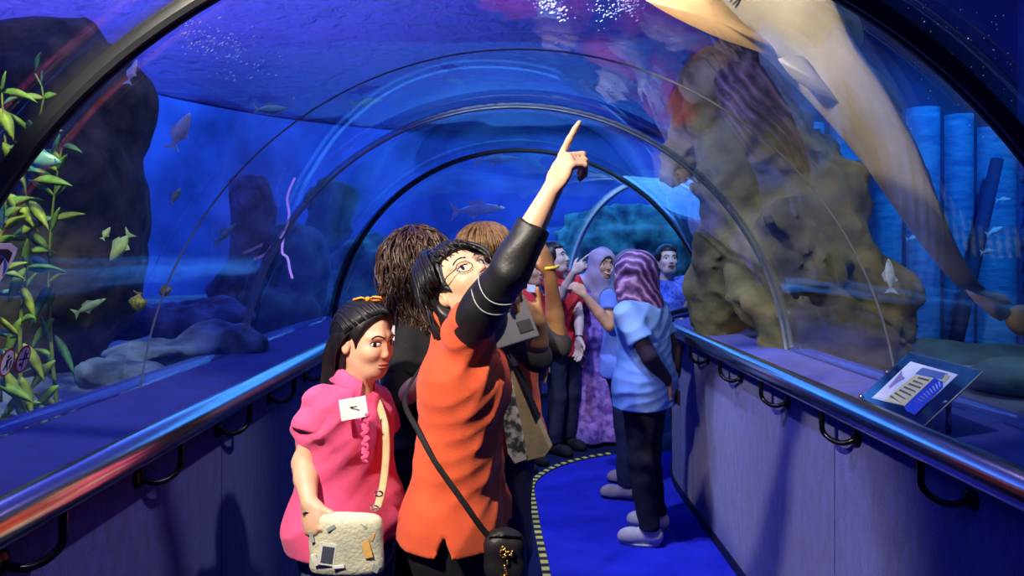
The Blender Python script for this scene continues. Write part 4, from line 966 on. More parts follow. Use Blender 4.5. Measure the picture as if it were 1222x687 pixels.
def shirt(p, m, root_, hem, sleeve=0.55, grow=0.014, h=0.008, name='shirt', fold=0.006, seed=1, flare=0.0, hem_tilt=(0, 0), neck_r=0.062, arms=(1, -1), bust=0.9, side_slit=None, wide=0.0):
    lo, hi = p.bounds(); S = SDF(lo, hi, h); q = p.k
    torso(S, p, grow, bust=bust)
    for e in (1, -1): S.cap(p.chest + p.l * e * 0.055 * q, p.pelvis + p.l * e * 0.065 * q, (0.097 + grow) * q, (0.103 + grow + wide) * q, k=0.05, flat=p.f, f=0.93)
    hb = p.base + UP * hem + np.array([p.pelvis[0] - p.base[0], p.pelvis[1] - p.base[1], 0])
    S.cap(p.pelvis + p.l * 0.07 * q, p.pelvis - p.l * 0.07 * q, (0.105 + grow + 0.01 + wide) * q, k=0.05, flat=p.f, f=0.95)
    for e in (1, -1):
        S.cap(hb + p.l * e * 0.068 * q - UP * 0.05, p.pelvis + p.l * e * 0.065 * q, (0.105 + grow + 0.012 + flare + wide) * q, (0.100 + grow + wide) * q, k=0.06, flat=p.f, f=0.95)
    for e in arms:
        if sleeve > 0:
            en = p.sh[e] + (p.elb[e] - p.sh[e]) * sleeve
            S.cap(p.sh[e], en, 0.058 * q + grow * 0.4, 0.054 * q + grow * 0.7, k=0.035, cut=(False, True))
    r = np.random.default_rng(seed)
    S.warp(folds(fold, seed))
    S.clip(hb, (p.f * hem_tilt[0] + p.l * hem_tilt[1]) - UP)
    S.ell(p.neck + UP * 0.02, np.array((neck_r, neck_r * 1.05, 0.06)) * q, np.array([p.f, p.l, UP]), k=0.012, op='s')
    if side_slit is not None:                      # an open vent in the side seam
        c, w_, h_ = side_slit
        S.add(c - (w_, 0.10, 0.02), c + (w_, 0.10, h_), lambda X, Y, Z: np.maximum(np.abs(X - c[0]) - w_ * (c[2] + h_ - Z) / h_, np.abs(Y - c[1]) - 0.10), op='s')
    return S.build(name, m, root_)
def sleeve(p, e, m, root_, a=0.3, b=0.9, r0=0.055, r1=0.046, h=0.007, fold=0.005, seed=3, name='sleeve', upto='elb', wr=0.0):
    """long undershirt sleeve from the shoulder, over the elbow, to the share wr of the forearm"""
    A = p.sh[e] + (p.elb[e] - p.sh[e]) * a; B = p.elb[e]; C = B + (p.wri[e] - B) * wr
    lo = np.minimum(np.minimum(A, B), C) - 0.09; hi = np.maximum(np.maximum(A, B), C) + 0.09; S = SDF(lo, hi, h); q = p.k
    S.cap(A, B, r0 * q, r1 * 1.06 * q, cut=(False, False))
    if wr > 0: S.cap(B, C, r1 * 1.06 * q, r1 * q * (1 - 0.2 * wr), k=0.004, cut=(False, True))
    S.warp(lambda X, Y, Z: fold * fbm(X, Y, Z, 34, seed, 2))
    return S.build(name, m, root_)
def trousers(p, m, root_, top=0.56, bottom=0.055, h=0.010, fold=0.006, seed=5, r=(0.092, 0.068, 0.056), name='trousers'):
    lo, hi = p.bounds(); hi[2] = p.base[2] + top * p.H + 0.05; S = SDF(lo, hi, h); q = p.k
    S.cap(p.pelvis + p.l * 0.06 * q + UP * 0.03, p.pelvis - p.l * 0.06 * q + UP * 0.03, 0.106 * q, k=0.05, flat=p.f, f=0.95)
    S.cap(p.pelvis + p.l * 0.05 * q - UP * 0.05, p.pelvis - p.l * 0.05 * q - UP * 0.05, 0.108 * q, k=0.05, flat=p.f, f=0.98)
    for e in (1, -1):
        S.cap(p.hip[e], p.knee[e], r[0] * q, r[1] * q, k=0.05); S.cap(p.knee[e], p.ank[e] - UP * 0.02, r[1] * q, r[2] * q, k=0.03)
    S.warp(lambda X, Y, Z: fold * fbm(X, Y, Z * 0.8, 32, seed, 2))
    S.clip(p.base + UP * top * p.H, UP); S.clip(p.base + UP * bottom * p.H, -UP)
    return S.build(name, m, root_)
def shoes(p, m, root_, sole=None, h=0.006, L=0.17):
    q = p.k
    for e in (1, -1):
        a = p.ank[e].copy(); a[2] = 0; t = nrm(p.toe[e]); s_ = np.cross(UP, t); R = np.array([t, s_, UP])
        heel = a - t * 0.05 * q; toe = a + t * L * q
        S = SDF(np.minimum(heel, toe) - 0.08, np.maximum(heel, toe) + (0.08, 0.08, 0.13), h)
        S.cap(heel + t * 0.03 + UP * 0.045, toe - t * 0.05 + UP * 0.035, 0.040 * q, 0.040 * q, flat=s_, f=0.9)
        S.cap(heel + t * 0.03 + UP * 0.055, heel + t * 0.06 + UP * 0.085, 0.040 * q, 0.036 * q, k=0.03)
        S.cap(toe - t * 0.07 + UP * 0.035, toe - t * 0.03 + UP * 0.028, 0.041 * q, 0.030 * q, k=0.03)
        S.clip(a + UP * 0.012, -UP); S.clip(a + UP * 0.105, UP)
        sh = S.build('shoe', m, root_)
        if sole is not None:
            pr = [(heel + t * (0.0 + 0.02), 0.6), ] 
            v = []; n = 20
            for zz in (0.001, 0.014):
                for i in range(n):
                    an = 2 * math.pi * i / n; c = (heel + toe) / 2; v.append(c + t * math.cos(an) * (np.linalg.norm(toe - heel) / 2 - 0.002) + s_ * math.sin(an) * 0.043 * q + UP * zz)
            MB().add(v, [tuple(range(n - 1, -1, -1)), tuple(range(n, 2 * n))] + [(i, (i + 1) % n, n + (i + 1) % n, n + i) for i in range(n)]).build('sole', sole, sh)
def polo_collar(p, head, m, root_, r=0.062, hgt=0.036, name='collar', gap=0.5):
    q = p.k; v = []; f = []; n = 26; axis = nrm(head.w(-0.012, 0, -0.06) - p.neck); c0 = p.neck + UP * 0.005
    f2 = nrm(p.f - axis * (p.f @ axis)); l2 = np.cross(axis, f2)
    for i in range(n + 1):
        a = gap * 0.5 + (2 * math.pi - gap) * i / n
        d = f2 * math.cos(a) + l2 * math.sin(a); front = max(0, math.cos(a))
        top = c0 + d * (r * 0.92 * q) + axis * (hgt * (1 - 0.6 * front)); mid = c0 + d * (r * 1.10 * q) + axis * (hgt * 0.75 * (1 - 0.7 * front)); low = c0 + d * (r * 1.42 * q) - axis * (0.012 + 0.045 * front)
        v += [c0 + d * r * 0.95 * q - axis * 0.02, top, mid, low, low - d * 0.006 - axis * 0.004]
    for i in range(n):
        for k in range(4): f.append((i * 5 + k, i * 5 + k + 1, (i + 1) * 5 + k + 1, (i + 1) * 5 + k))
    return MB().add(v, f).build(name, m, root_)
def badge(c, n, up, w, h_, m, root_, name='name_badge'):
    n = nrm(n); up = nrm(np.asarray(up) - n * (np.asarray(up) @ n)); r = np.cross(up, n)
    return MB().rbox(c, (w, h_, 0.003), 0.001, np.array([r, up, n])).build(name, m, root_, smooth=False)
M_badge = mat('badge_white', (0.82, 0.80, 0.76), 0.5, nscale=40)

# hair: a continuous under-layer and locks combed over it
def locks(head, curves, m, parent, name='hair_locks', n=5, r=0.004, wav=0.0, seed=0):
    """curves: polylines in head space; each becomes a tapered lock"""
    b = MB(); g = np.random.default_rng(seed)
    for c in curves:
        pts = np.array([head.w(*q) for q in c]); pts = resample(pts, 0.022 * head.hs)
        if wav:
            ph = g.uniform(0, 6.28); t = np.arange(len(pts)); am = wav * g.uniform(0.6, 1.3)
            a = nrm(g.normal(size=3)); c2 = nrm(np.cross(a, g.normal(size=3)))
            env = np.minimum(1, t / 4)[:, None]
            pts = pts + env * am * (np.sin(t * 0.9 + ph)[:, None] * a + np.cos(t * 0.9 + ph)[:, None] * c2)
        k = len(pts); rr = r * g.uniform(0.7, 1.3) * np.concatenate([[0.5], np.ones(k - 2) * np.linspace(1, 0.7, k - 2), [0.12]]) if k > 2 else [r, r * 0.2]
        b.tube(pts, rr, n=n)
    return b.build(name, m, parent)
def scalp(dirs, off, hp={}):
    """points off metres outside the skull along directions from the middle of the head (head space)"""
    c = np.array([-0.012, 0, 0.025]); rs = np.linspace(0.03, 0.16, 131); out = []
    for d in dirs:
        d = nrm(d); q = c + rs[:, None] * d; h = E(q[:, 0], q[:, 1] , q[:, 2], (-0.012, 0, 0.028), (0.092, 0.074, 0.084)); h = smin(h, E(q[:, 0], q[:, 1], q[:, 2], (0.022, 0, -0.030), (0.062, 0.060, 0.078)), 0.03) - off
        i = np.argmax(h > 0); out.append(c + rs[i] * d)
    return out
def hair_cap(head, root_, m, extra, cutf=None, h=0.006, name='hair', rad=0.24, strands=0.003):
    S = SDF(head.c - rad * head.hs, head.c + rad * head.hs, h)
    def fn(x, y, z):
        d = E(x, y, z, (-0.016, 0, 0.034), (0.104, 0.086, 0.094))
        for c, r, k in extra: d = smin(d, E(x, y, z, c, r), k)
        d = d + strands * np.sin(np.arctan2(y, z + 0.12 - x * 0.2) * 46 + 6 * np.sin(x * 24)) * 0.4
        if cutf is not None: d = smax(d, -cutf(x, y, z), 0.008)
        return d
    S.local(head.c, head.R, rad * head.hs * 0.98, fn, scale=head.hs)
    return S.build(name, m, root_)
def face_cut(x, y, z, low=-0.2, top=0.062, w=0.066, x0=0.03, slope=0.35):
    """region in front of the hairline that the hair leaves bare"""
    return np.maximum(np.maximum(-(x - x0 - slope * np.maximum(z, -0.02)), np.abs(y) - w - 0.15 * (x - 0.05)), z - top - 0.25 * (0.09 - x))
def hijab(head, p, m, root_, drop, h=0.009, seed=4, back=0.0, fold=0.006, name='headscarf', face=True, shoulders=True):
    lo = head.c - np.array([0.33, 0.33, 0.45]); hi = head.c + 0.22; S = SDF(lo, hi, h); q = p.k
    def fn(x, y, z):
        d = E(x, y, z, (-0.012, 0, 0.030), (0.110, 0.090, 0.098))
        d = smin(d, E(x, y, z, (0.0, 0, -0.06), (0.085, 0.088, 0.085)), 0.03)
        d = smin(d, E(x, y, z, (-0.035 - back, 0, -0.08), (0.09, 0.098, 0.12)), 0.04)
        return d
    S.local(head.c, head.R, 0.24 * head.hs, fn, scale=head.hs)
    top = (p.neck + head.w(-0.01, 0, -0.07)) / 2
    S.cap(top, p.chest + UP * 0.02 * q + p.f * 0.03 - p.f * back, 0.085 * q, 0.135 * q, k=0.06, flat=p.f, f=0.9)
    if shoulders: S.cap(p.sh[1] - p.l * 0.02 + UP * 0.005, p.sh[-1] + p.l * 0.02 + UP * 0.005, 0.068 * q, k=0.05)
    S.warp(lambda X, Y, Z: fold * (1.2 * fbm(X * 1.2, Y * 1.2, Z * 0.7, 26, seed, 2) - 0.8 * np.abs(np.sin(38 * (0.6 * X + 0.3 * Y + 0.7 * Z) + 3 * fbm(X, Y, Z, 9, seed, 1)))))
    S.clip(p.base + UP * drop, -UP + 0.25 * nrm(p.f))
    if face:
        S.local(head.c, head.R, 0.2 * head.hs, lambda x, y, z: np.maximum(E(x, y, z, (0.085, 0, -0.022), (0.085, 0.056, 0.078)), 0.028 - x), op='s', k=0.01, scale=head.hs)
    return S.build(name, m, root_)
def bracelet(c, axis, r, m, root_, name='bracelet', t=0.004, w=1.6):
    axis = nrm(axis); a = nrm(np.cross(axis, (0.3, 0.5, 0.8))); b = np.cross(axis, a)
    return MB().tube([c + r * (a * math.cos(x) + b * math.sin(x)) for x in np.linspace(0, 2 * math.pi, 20, endpoint=False)], t, n=8, closed=True, flat=1.0).build(name, m, root_)
# ================================================================== woman in the orange red polo, pointing up
M_orange = mat('polo_orange', (0.70, 0.105, 0.035), 0.85, color2=(0.60, 0.08, 0.028), nscale=10, bump=0.12, bscale=220, spec=0.2, sheen=0.1)
M_black = mat('cloth_black', (0.012, 0.012, 0.014), 0.75, color2=(0.006, 0.006, 0.008), nscale=15, bump=0.15, bscale=180, spec=0.3)
M_black_sheen = mat('cloth_black_smooth', (0.010, 0.010, 0.011), 0.5, nscale=15, bump=0.1, bscale=120, spec=0.4)
def pointing_woman():
    p = Pose(-0.125, 1.87, 1.60, math.radians(-6))
    rt = root('person', p.base, 'woman in orange polo and glasses raising her arm to point upward', 'person')
    p.neck = P(545, 378, 1.85); p.chest = P(552, 455, 1.86); p.waist = P(548, 545, 1.87); p.pelvis = P(543, 620, 1.87)
    p.sh[-1] = P(556, 398, 1.74); p.sh[1] = P(556, 398, 2.02)
    p.elb[-1] = P(607, 326, 1.60); p.wri[-1] = P(659, 226, 1.60)
    p.elb[1] = P(556, 478, 2.10); p.wri[1] = P(566, 548, 2.06)
    p.hd[-1] = (0.42, -0.28, 0.86); p.ht[-1] = (-0.30, 0.70, 0.60); p.hn[-1] = (0.85, 0.3, -0.25); p.curl[-1] = POINT; p.thumb[-1] = (0.75, 0.35, 0.65); p.thc[-1] = 1.0
    for e in (1, -1): p.hip[e] = p.pelvis - UP * 0.03 + p.l * e * 0.088
    hd = Head(P(555, 341, 1.83), (0.30, -0.62, 0.70), (-0.58, 0.42, 0.68), 1.04, nose=0.8)
    b = body(p, hd, rt, SKIN['light'], h=0.0048)
    hd.features(b, smile=0.6, bw=0.65)
    slit = (np.array([P(531, 640, 1.69)[0], 1.69, 0.742]), 0.022, 0.055)
    shirt(p, M_orange, rt, 0.742, sleeve=0.28, grow=0.012, h=0.0065, fold=0.008, seed=21, flare=0.004, hem_tilt=(0.0, 0), bust=0.95, side_slit=slit, wide=0.012)
    polo_collar(p, hd, M_orange, rt, r=0.064, gap=0.4)
    sleeve(p, -1, M_black_sheen, rt, a=0.10, r0=0.060, r1=0.047, wr=0.58, fold=0.006, h=0.0055)
    sleeve(p, 1, M_black_sheen, rt, a=0.12, r0=0.054, r1=0.047, wr=0.7)
    for t0, ww in ((0.62, 0.0), (0.78, 0.0)):
        c = p.sh[-1] + (p.elb[-1] - p.sh[-1]) * t0; ax = nrm(p.elb[-1] - p.sh[-1]); a1 = nrm(np.cross(ax, (0, 1, 0))); a2 = np.cross(ax, a1)
        MB().tube([c + (0.056 * math.cos(x)) * a1 + 0.056 * math.sin(x) * a2 + ax * 0.004 * math.sin(3 * x) for x in np.linspace(0, 2 * math.pi, 28, endpoint=False)], 0.0016, n=6, closed=True).build('sleeve_piping', mat('piping_grey', (0.40, 0.40, 0.40), 0.6), rt)
    trousers(p, M_black, rt, top=0.50, h=0.009); shoes(p, M_black, rt)
    # black bob: an under-layer, then locks that follow the skull and hang down
    def cut(x, y, z):
        a_ = np.maximum(np.maximum(0.030 - x + 0.30 * np.maximum(z, 0), z - 0.062), np.abs(y) - 0.090)
        return np.minimum(np.minimum(a_, E(x, np.abs(y), z, (0.002, 0.092, -0.030), (0.028, 0.035, 0.034))), np.maximum(E(x, y, z, (0.06, 0, -0.12), (0.10, 0.085, 0.12)), -0.005 - x))
    hair_cap(hd, rt, M_hair, [((-0.060, 0, -0.02), (0.098, 0.098, 0.095), 0.04), ((-0.075, 0, -0.080), (0.085, 0.095, 0.070), 0.04)], cut, h=0.0055, strands=0.001)
    g = np.random.default_rng(5); cs = []; wd = hd.R @ np.array([0, 0, -1.0])
    for _ in range(760):
        a = g.uniform(-math.pi, math.pi); ca, sa = math.cos(a), math.sin(a); front = ca > 0.62; side_ = abs(sa) > 0.5 and ca > -0.25 and not front
        th0 = g.uniform(0.05, 1.0); th1 = g.uniform(0.95, 1.12 if g.uniform() < 0.8 else 1.28) if front else (1.35 if side_ else 1.75)
        if th0 > th1 - 0.2: th0 = th1 - 0.4
        off = g.uniform(0.012, 0.022) if front else g.uniform(0.022, 0.040)
        ds = [np.array([math.sin(t) * ca + 0.02, math.sin(t) * sa, math.cos(t)]) for t in np.linspace(th0, th1, 5)]
        pts = scalp(ds, off)
        if not front:
            L = g.uniform(0.08, 0.12) if not side_ else g.uniform(0.08, 0.12)
            L *= 1.15 - 0.85 * min(1, max(0, (ca + 0.55) / 0.7)) + g.uniform(-0.08, 0.08)
            if ca > 0.2: L *= 1.2
            dn = nrm(0.45 * wd + np.array([-0.10, 0, -0.75])); e = pts[-1]; o_ = nrm([ca, sa, 0])
            pts += [e + dn * L * 0.5 + o_ * 0.006, e + dn * L + o_ * -0.004]
        else:
            pts[-1] = pts[-1] + np.array([0.002, g.uniform(-0.008, 0.008), -0.004])
        cs.append(pts)
    locks(hd, cs, M_hair, rt, r=0.0042, seed=3)
    # glasses
    M_frame = mat('glasses_frame', (0.10, 0.05, 0.03), 0.3, nscale=30, metal=0.3)
    gl = root('glasses', (0, 0, 0)); gl.location = tuple(hd.w(0.09, 0, 0) - np.array(rt.location)); gl.parent = rt
    for e in (-1, 1):
        c = hd.w(face_x(0.032, 0.0) + 0.012, e * 0.034, -0.002); nv = nrm(hd.x + hd.y * e * 0.15); sv = nrm(np.cross(hd.z, nv))
        MB().tube([c + (0.023 * math.cos(a)) * sv + (0.0165 * math.sin(a)) * hd.z for a in np.linspace(0, 2 * math.pi, 26, endpoint=False)], 0.0013, n=6, closed=True).build('rim', M_frame, gl)
        MB().tube([c + sv * e * 0.023 + hd.z * 0.004, hd.w(0.06, e * 0.076, 0.004), hd.w(0.0, e * 0.082, 0.008), hd.w(-0.015, e * 0.083, -0.004)], 0.0014, n=6).build('temple', M_frame, gl)
    MB().tube([hd.w(0.107, -0.013, 0.002), hd.w(0.111, 0, 0.006), hd.w(0.107, 0.013, 0.002)], 0.0013, n=6).build('bridge', M_frame, gl)
    return p, hd, rt
pw, pw_head, pw_root = pointing_woman()

# her cross-body purse
def surf_strap(pts, m, parent, name='strap', w=0.008, flat=0.35):
    q = resample(pts, 0.02); return MB().tube(q, w, n=8, flat=flat).build(name, m, parent)
def purse():
    c = P(603, 662, 1.70); rt = root('shoulder_purse', c - (0, 0, 0.07), 'small black shoulder purse with a gold bead ornament at the hip', 'purse')
    S = SDF(c - 0.12, c + 0.12, 0.005); S.ell(c, (0.052, 0.030, 0.062), k=0.0); S.cap(c + (-0.022, 0, 0.03), c + (0.022, 0, 0.03), 0.028, k=0.03); S.cap(c + (-0.025, 0, -0.035), c + (0.025, 0, -0.035), 0.026, k=0.03)
    S.warp(lambda X, Y, Z: 0.003 * fbm(X, Y, Z, 40, 4, 2)); S.build('pouch', mat('purse_black', (0.014, 0.013, 0.014), 0.45, nscale=30, bump=0.2, bscale=100), rt)
    surf_strap([P(540, 392, 2.06), P(508, 430, 2.00), P(486, 465, 1.90), P(484, 485, 1.80), P(498, 512, 1.735), P(520, 552, 1.695), P(548, 592, 1.68), P(572, 626, 1.685), P(590, 648, 1.70)], M_black, rt, w=0.0075)
    MB().tube([c + (-0.04, -0.02, 0.052), c + (0, -0.03, 0.062), c + (0.04, -0.02, 0.052)], 0.003, n=6).build('zip', M_dark_metal, rt)
    M_gold = mat('gold', (0.75, 0.45, 0.12), 0.25, 1.0, color2=(0.5, 0.28, 0.06), nscale=40); g = np.random.default_rng(2)
    orn = MB()
    for k in range(26):
        a = g.uniform(0, 6.28); r = g.uniform(0, 0.020); orn.ell(c + (r * math.cos(a) + 0.002, -0.034 - g.uniform(0, 0.004), 0.022 + r * math.sin(a) * 0.8), g.uniform(0.003, 0.0055), nu=8, nv=6)
    for k in range(7): orn.ell(c + (0.002 + g.uniform(-0.004, 0.004), -0.034, 0.0 - k * 0.006), 0.0042, nu=8, nv=6)
    for dx in (-0.007, 0.009): orn.ell(c + (dx, -0.036, -0.040), (0.008, 0.005, 0.005), nu=8, nv=6)
    orn.build('gold_ornament', M_gold, rt)
purse()

# ================================================================== girl in the pink polo
M_pink = mat('polo_pink', (0.80, 0.10, 0.24), 0.85, color2=(0.70, 0.08, 0.20), nscale=10, bump=0.12, bscale=220, spec=0.2, sheen=0.1)
M_jeans = mat('jeans', (0.06, 0.085, 0.22), 0.85, color2=(0.04, 0.06, 0.16), nscale=30, bump=0.2, bscale=200)
def girl():
    d = 1.92; s = FPX / d
    p = Pose((418 - UC) / s, d, 1.38, math.radians(-32))
    rt = root('person.001', p.base, 'girl in pink polo with a white name sticker and orange hair bow', 'person')
    p.neck = P(424, 456, d); p.chest = P(414, 510, d); p.waist = P(412, 570, d); p.pelvis = P(416, 622, d)
    p.sh[-1] = P(386, 488, 1.83); p.sh[1] = P(446, 482, 2.04)
    p.elb[-1] = P(363, 552, 1.80); p.wri[-1] = P(369, 600, 1.72); p.hd[-1] = (0.25, -0.35, -0.8); p.ht[-1] = (0.7, -0.4, 0.2); p.hn[-1] = (0.5, 0.7, 0); p.curl[-1] = GRIP
    p.elb[1] = P(458, 560, 2.10); p.wri[1] = P(462, 612, 1.98)
    for e in (1, -1): p.hip[e] = p.pelvis - UP * 0.04 + p.l * e * 0.075
    hd = Head(P(436, 407, d), (0.84, -0.54, -0.06), (0.03, 0, 1), 0.93, nose=0.4, wid=0.94, jaw=0.6)
    b = body(p, hd, rt, SKIN['light'], h=0.0048)
    hd.features(b, smile=0.0, gaze=(-1.0, 0), es=1.15, bw=0.6)
    shirt(p, M_pink, rt, 0.695, sleeve=0.40, grow=0.016, h=0.0065, fold=0.008, seed=31, flare=0.010, bust=0.7, wide=0.010)
    # puffed sleeve cuffs
    for e in (-1, 1):
        c = p.sh[e] + (p.elb[e] - p.sh[e]) * 0.30; S = SDF(c - 0.11, c + 0.11, 0.006); S.cap(p.sh[e] + (p.elb[e] - p.sh[e]) * 0.02, c, 0.058, 0.068, cut=(False, False)); ax = nrm(p.elb[e] - p.sh[e]); S.clip(c + ax * 0.02, ax)
        S.warp(lambda X, Y, Z: 0.005 * fbm(X, Y, Z, 36, 8, 2)); S.build('puff_sleeve', M_pink, rt)
    polo_collar(p, hd, M_pink, rt, r=0.060, hgt=0.026, gap=0.9)
    badge(P(422, 487, 1.778), (0.45, -0.9, 0.28), (-0.08, 0, 1), 0.072, 0.055, M_badge, rt, 'name_sticker')
    MB().tube([P(418, 486, 1.772), P(426, 485, 1.772)], 0.0016, n=5).build('sticker_scribble', M_ink, rt)
    rf = [P(436 + 3.2 * math.sin(i * 1.7), 492 + i * 2.6, 1.789 - 0.0006 * i + 0.003 * math.cos(i * 2.3)) for i in range(24)]
    MB().tube(rf, [0.003] + [0.0075] * 22 + [0.003], n=8, flat=0.4).build('front_ruffle', M_pink, rt)
    trousers(p, M_jeans, rt, top=0.50, h=0.009); shoes(p, mat('shoe_grey', (0.25, 0.25, 0.28), 0.7), rt)
    # hair drawn back, falling behind the shoulders, with a bow on top
    def cut(x, y, z): return np.minimum(np.maximum(np.maximum(-(x - 0.012 - 0.55 * z), z - 0.088 + 0.3 * (x - 0.06)), -x + 0.0), 1.0 + 0 * x)
    def cut2(x, y, z):
        a = np.maximum(0.030 - x + 0.50 * np.maximum(z, 0), z - 0.085)
        ear = E(x, np.abs(y), z, (-0.002, 0.082, -0.012), (0.026, 0.03, 0.040))
        return np.minimum(np.minimum(a, ear), np.maximum(E(x, y, z, (0.04, 0, -0.12), (0.09, 0.09, 0.12)), -x - 0.03))
    hair_cap(hd, rt, M_hair, [((-0.055, 0.0, -0.05), (0.062, 0.066, 0.09), 0.04), ((-0.075, 0.01, -0.15), (0.045, 0.055, 0.10), 0.04)], cut2, h=0.0055, strands=0.0015, rad=0.27)
    g = np.random.default_rng(8); cs = []
    for _ in range(520):
        y0 = g.uniform(-1, 1); sg_ = 1 if y0 > 0 else -1
        # starts on the hairline, runs back over the skull, then falls down the back
        st = np.array([0.75 - 0.62 * abs(y0), 0.95 * y0, 0.66 - 0.62 * abs(y0)]); md = np.array([-0.35, 0.75 * y0, 0.75 - 0.45 * abs(y0)]); en = np.array([-0.95, 0.38 * y0, -0.18 - 0.25 * g.uniform(0, 1)])
        pts = scalp([st, st * 0.5 + md * 0.5 + np.array([0, 0.10 * y0, 0.12]), md, md * 0.4 + en * 0.6, en], g.uniform(0.005, 0.016))
        e = pts[-1]; L = g.uniform(0.10, 0.17)
        pts += [e + np.array([-0.004, 0.004 * sg_, -L * 0.5]), e + np.array([0.010 + g.uniform(-0.012, 0.012), g.uniform(-0.012, 0.012), -L])]
        cs.append(pts)
    for _ in range(60):
        sg_ = -1 if g.uniform() < 0.6 else 1; x = g.uniform(-0.05, 0.0)
        cs.append([(0.02, sg_ * 0.072, 0.045), (x, sg_ * 0.086, 0.02), (x - 0.035, sg_ * 0.084, -0.03), (x - 0.05, sg_ * 0.075, -0.09), (x - 0.05, sg_ * 0.08, -0.15), (x - 0.045, sg_ * 0.085, -0.21)])
    locks(hd, cs, M_hair, rt, r=0.0034, seed=4)
    # bow
    M_bow = mat('bow_orange', (0.85, 0.33, 0.02), 0.5, color2=(0.75, 0.25, 0.01), nscale=30); c = hd.w(0.01, -0.01, 0.131)
    bw = MB(); r = np.array([1.0, -0.1, 0.08])
    for sgn in (-1, 1):
        bw.tube([c, c + r * sgn * 0.018 + (0, -0.004, 0.006), c + r * sgn * 0.038 + (0, -0.004, 0.002), c + r * sgn * 0.040 + (0, 0, -0.004), c + r * sgn * 0.018 + (0, 0.004, -0.006), c], [0.004, 0.008, 0.009, 0.009, 0.008, 0.004], n=8, flat=0.45)
    bw.ell(c, (0.008, 0.009, 0.008)).build('hair_bow', M_bow, rt)
girl()

def girl_bag():
    M_bag = mat('bag_cream', (0.62, 0.60, 0.40), 0.85, color2=(0.42, 0.44, 0.32), nscale=14, bump=0.3, bscale=120, lo=0.3, hi=0.6)
    c = P(413, 648, 1.70); rt = root('messenger_bag', c - (0, 0, 0.10), 'cream printed cloth bag hanging in front of the girl in pink', 'bag')
    R = np.array([nrm([1, -0.05, 0.02]), nrm([0.05, 1, 0.05]), UP]); 
    S = SDF(c - 0.16, c + 0.16, 0.005)
    S.local(c, R, 0.15, lambda x, y, z: smax(smax(np.abs(x) - (0.098 - 0.12 * np.maximum(z, 0) * 0.6), np.abs(y) - 0.026 + 0.6 * np.abs(x) ** 2 * 3, 0.02), smax(z - 0.082 + 0.6 * x * x, -z - 0.085, 0.01), 0.03))
    S.warp(lambda X, Y, Z: 0.0035 * fbm(X, Y, Z, 26, 6, 2)); S.build('bag_body', M_bag, rt)
    def pq(u, v_, w, h_, m, name, rot=0.0):
        xx = (u - 413) / FPX * 1.67; q = P(u, v_, 1.671 + 1.8 * xx * xx); r = np.array([math.cos(rot), 0, math.sin(rot)]); MB().rbox(q, (w, h_, 0.003 if name != 'printed_frame' else 0.002), 0.0008, np.array([r, np.cross((0, -1.0, 0), r), (0, -1.0, 0)])).build(name, m, rt, smooth=False)
    pq(391, 662, 0.030, 0.042, mat('print_dark', (0.05, 0.06, 0.08), 0.8), 'printed_square', -0.15)
    pq(390, 661, 0.044, 0.056, mat('print_pale', (0.66, 0.68, 0.58), 0.8), 'printed_frame', -0.15)
    for k, (u, v_, w, h_, cc, ro) in enumerate(((438, 655, 0.020, 0.045, (0.72, 0.42, 0.10), 0.25), (443, 640, 0.014, 0.02, (0.70, 0.40, 0.12), -0.3), (395, 630, 0.024, 0.010, (0.30, 0.34, 0.28), 0.5), (372, 640, 0.010, 0.03, (0.36, 0.40, 0.34), 0.2), (448, 678, 0.018, 0.02, (0.30, 0.34, 0.28), -0.4), (434, 628, 0.02, 0.007, (0.34, 0.34, 0.24), -0.5), (404, 676, 0.03, 0.008, (0.70, 0.72, 0.62), 0.1), (376, 668, 0.012, 0.03, (0.70, 0.72, 0.62), 0.3))):
        pq(u, v_, w, h_, mat('bag_print_%d' % k, cc, 0.85, nscale=40), 'printed_motif', ro)
    M_strap = mat('strap_tan', (0.55, 0.42, 0.22), 0.7, nscale=30)
    surf_strap([P(450, 606, 1.72), P(457, 580, 1.795), P(461, 540, 1.83), P(459, 505, 1.86), P(450, 478, 1.92), P(438, 462, 1.98)], M_strap, rt, w=0.011, flat=0.3)
    surf_strap([P(372, 616, 1.71), P(370, 602, 1.72), P(371, 586, 1.735)], M_strap, rt, w=0.011, flat=0.3)
    for u, v_ in ((447, 606), (452, 589), (367, 614), (374, 620)):
        q = P(u, v_, 1.70); MB().tube([q + (0.010 * math.cos(a), -0.004 * math.sin(a), 0.008 * math.sin(a)) for a in np.linspace(0, 6.283, 14, endpoint=False)], 0.0022, n=6, closed=True).build('metal_ring', M_chrome, rt)
girl_bag()
# ================================================================== the others, nearest first
M_red = mat('polo_red', (0.72, 0.035, 0.045), 0.85, color2=(0.60, 0.03, 0.035), nscale=10, bump=0.1, bscale=200, spec=0.2)
M_navy = mat('trousers_navy', (0.012, 0.016, 0.05), 0.85, nscale=20)
M_tee = mat('tee_blue', (0.20, 0.36, 0.70), 0.85, color2=(0.17, 0.31, 0.62), nscale=10, bump=0.1, bscale=200, spec=0.2)
M_shoe_cream = mat('shoe_cream', (0.72, 0.60, 0.52), 0.7, color2=(0.62, 0.50, 0.44), nscale=20); M_sole = mat('sole_white', (0.7, 0.62, 0.58), 0.7, nscale=20)

def set_hips(p, w=0.085):
    for e in (1, -1): p.hip[e] = np.array([p.base[0], p.base[1], 0.5 * p.H]) + p.l * e * w * p.k

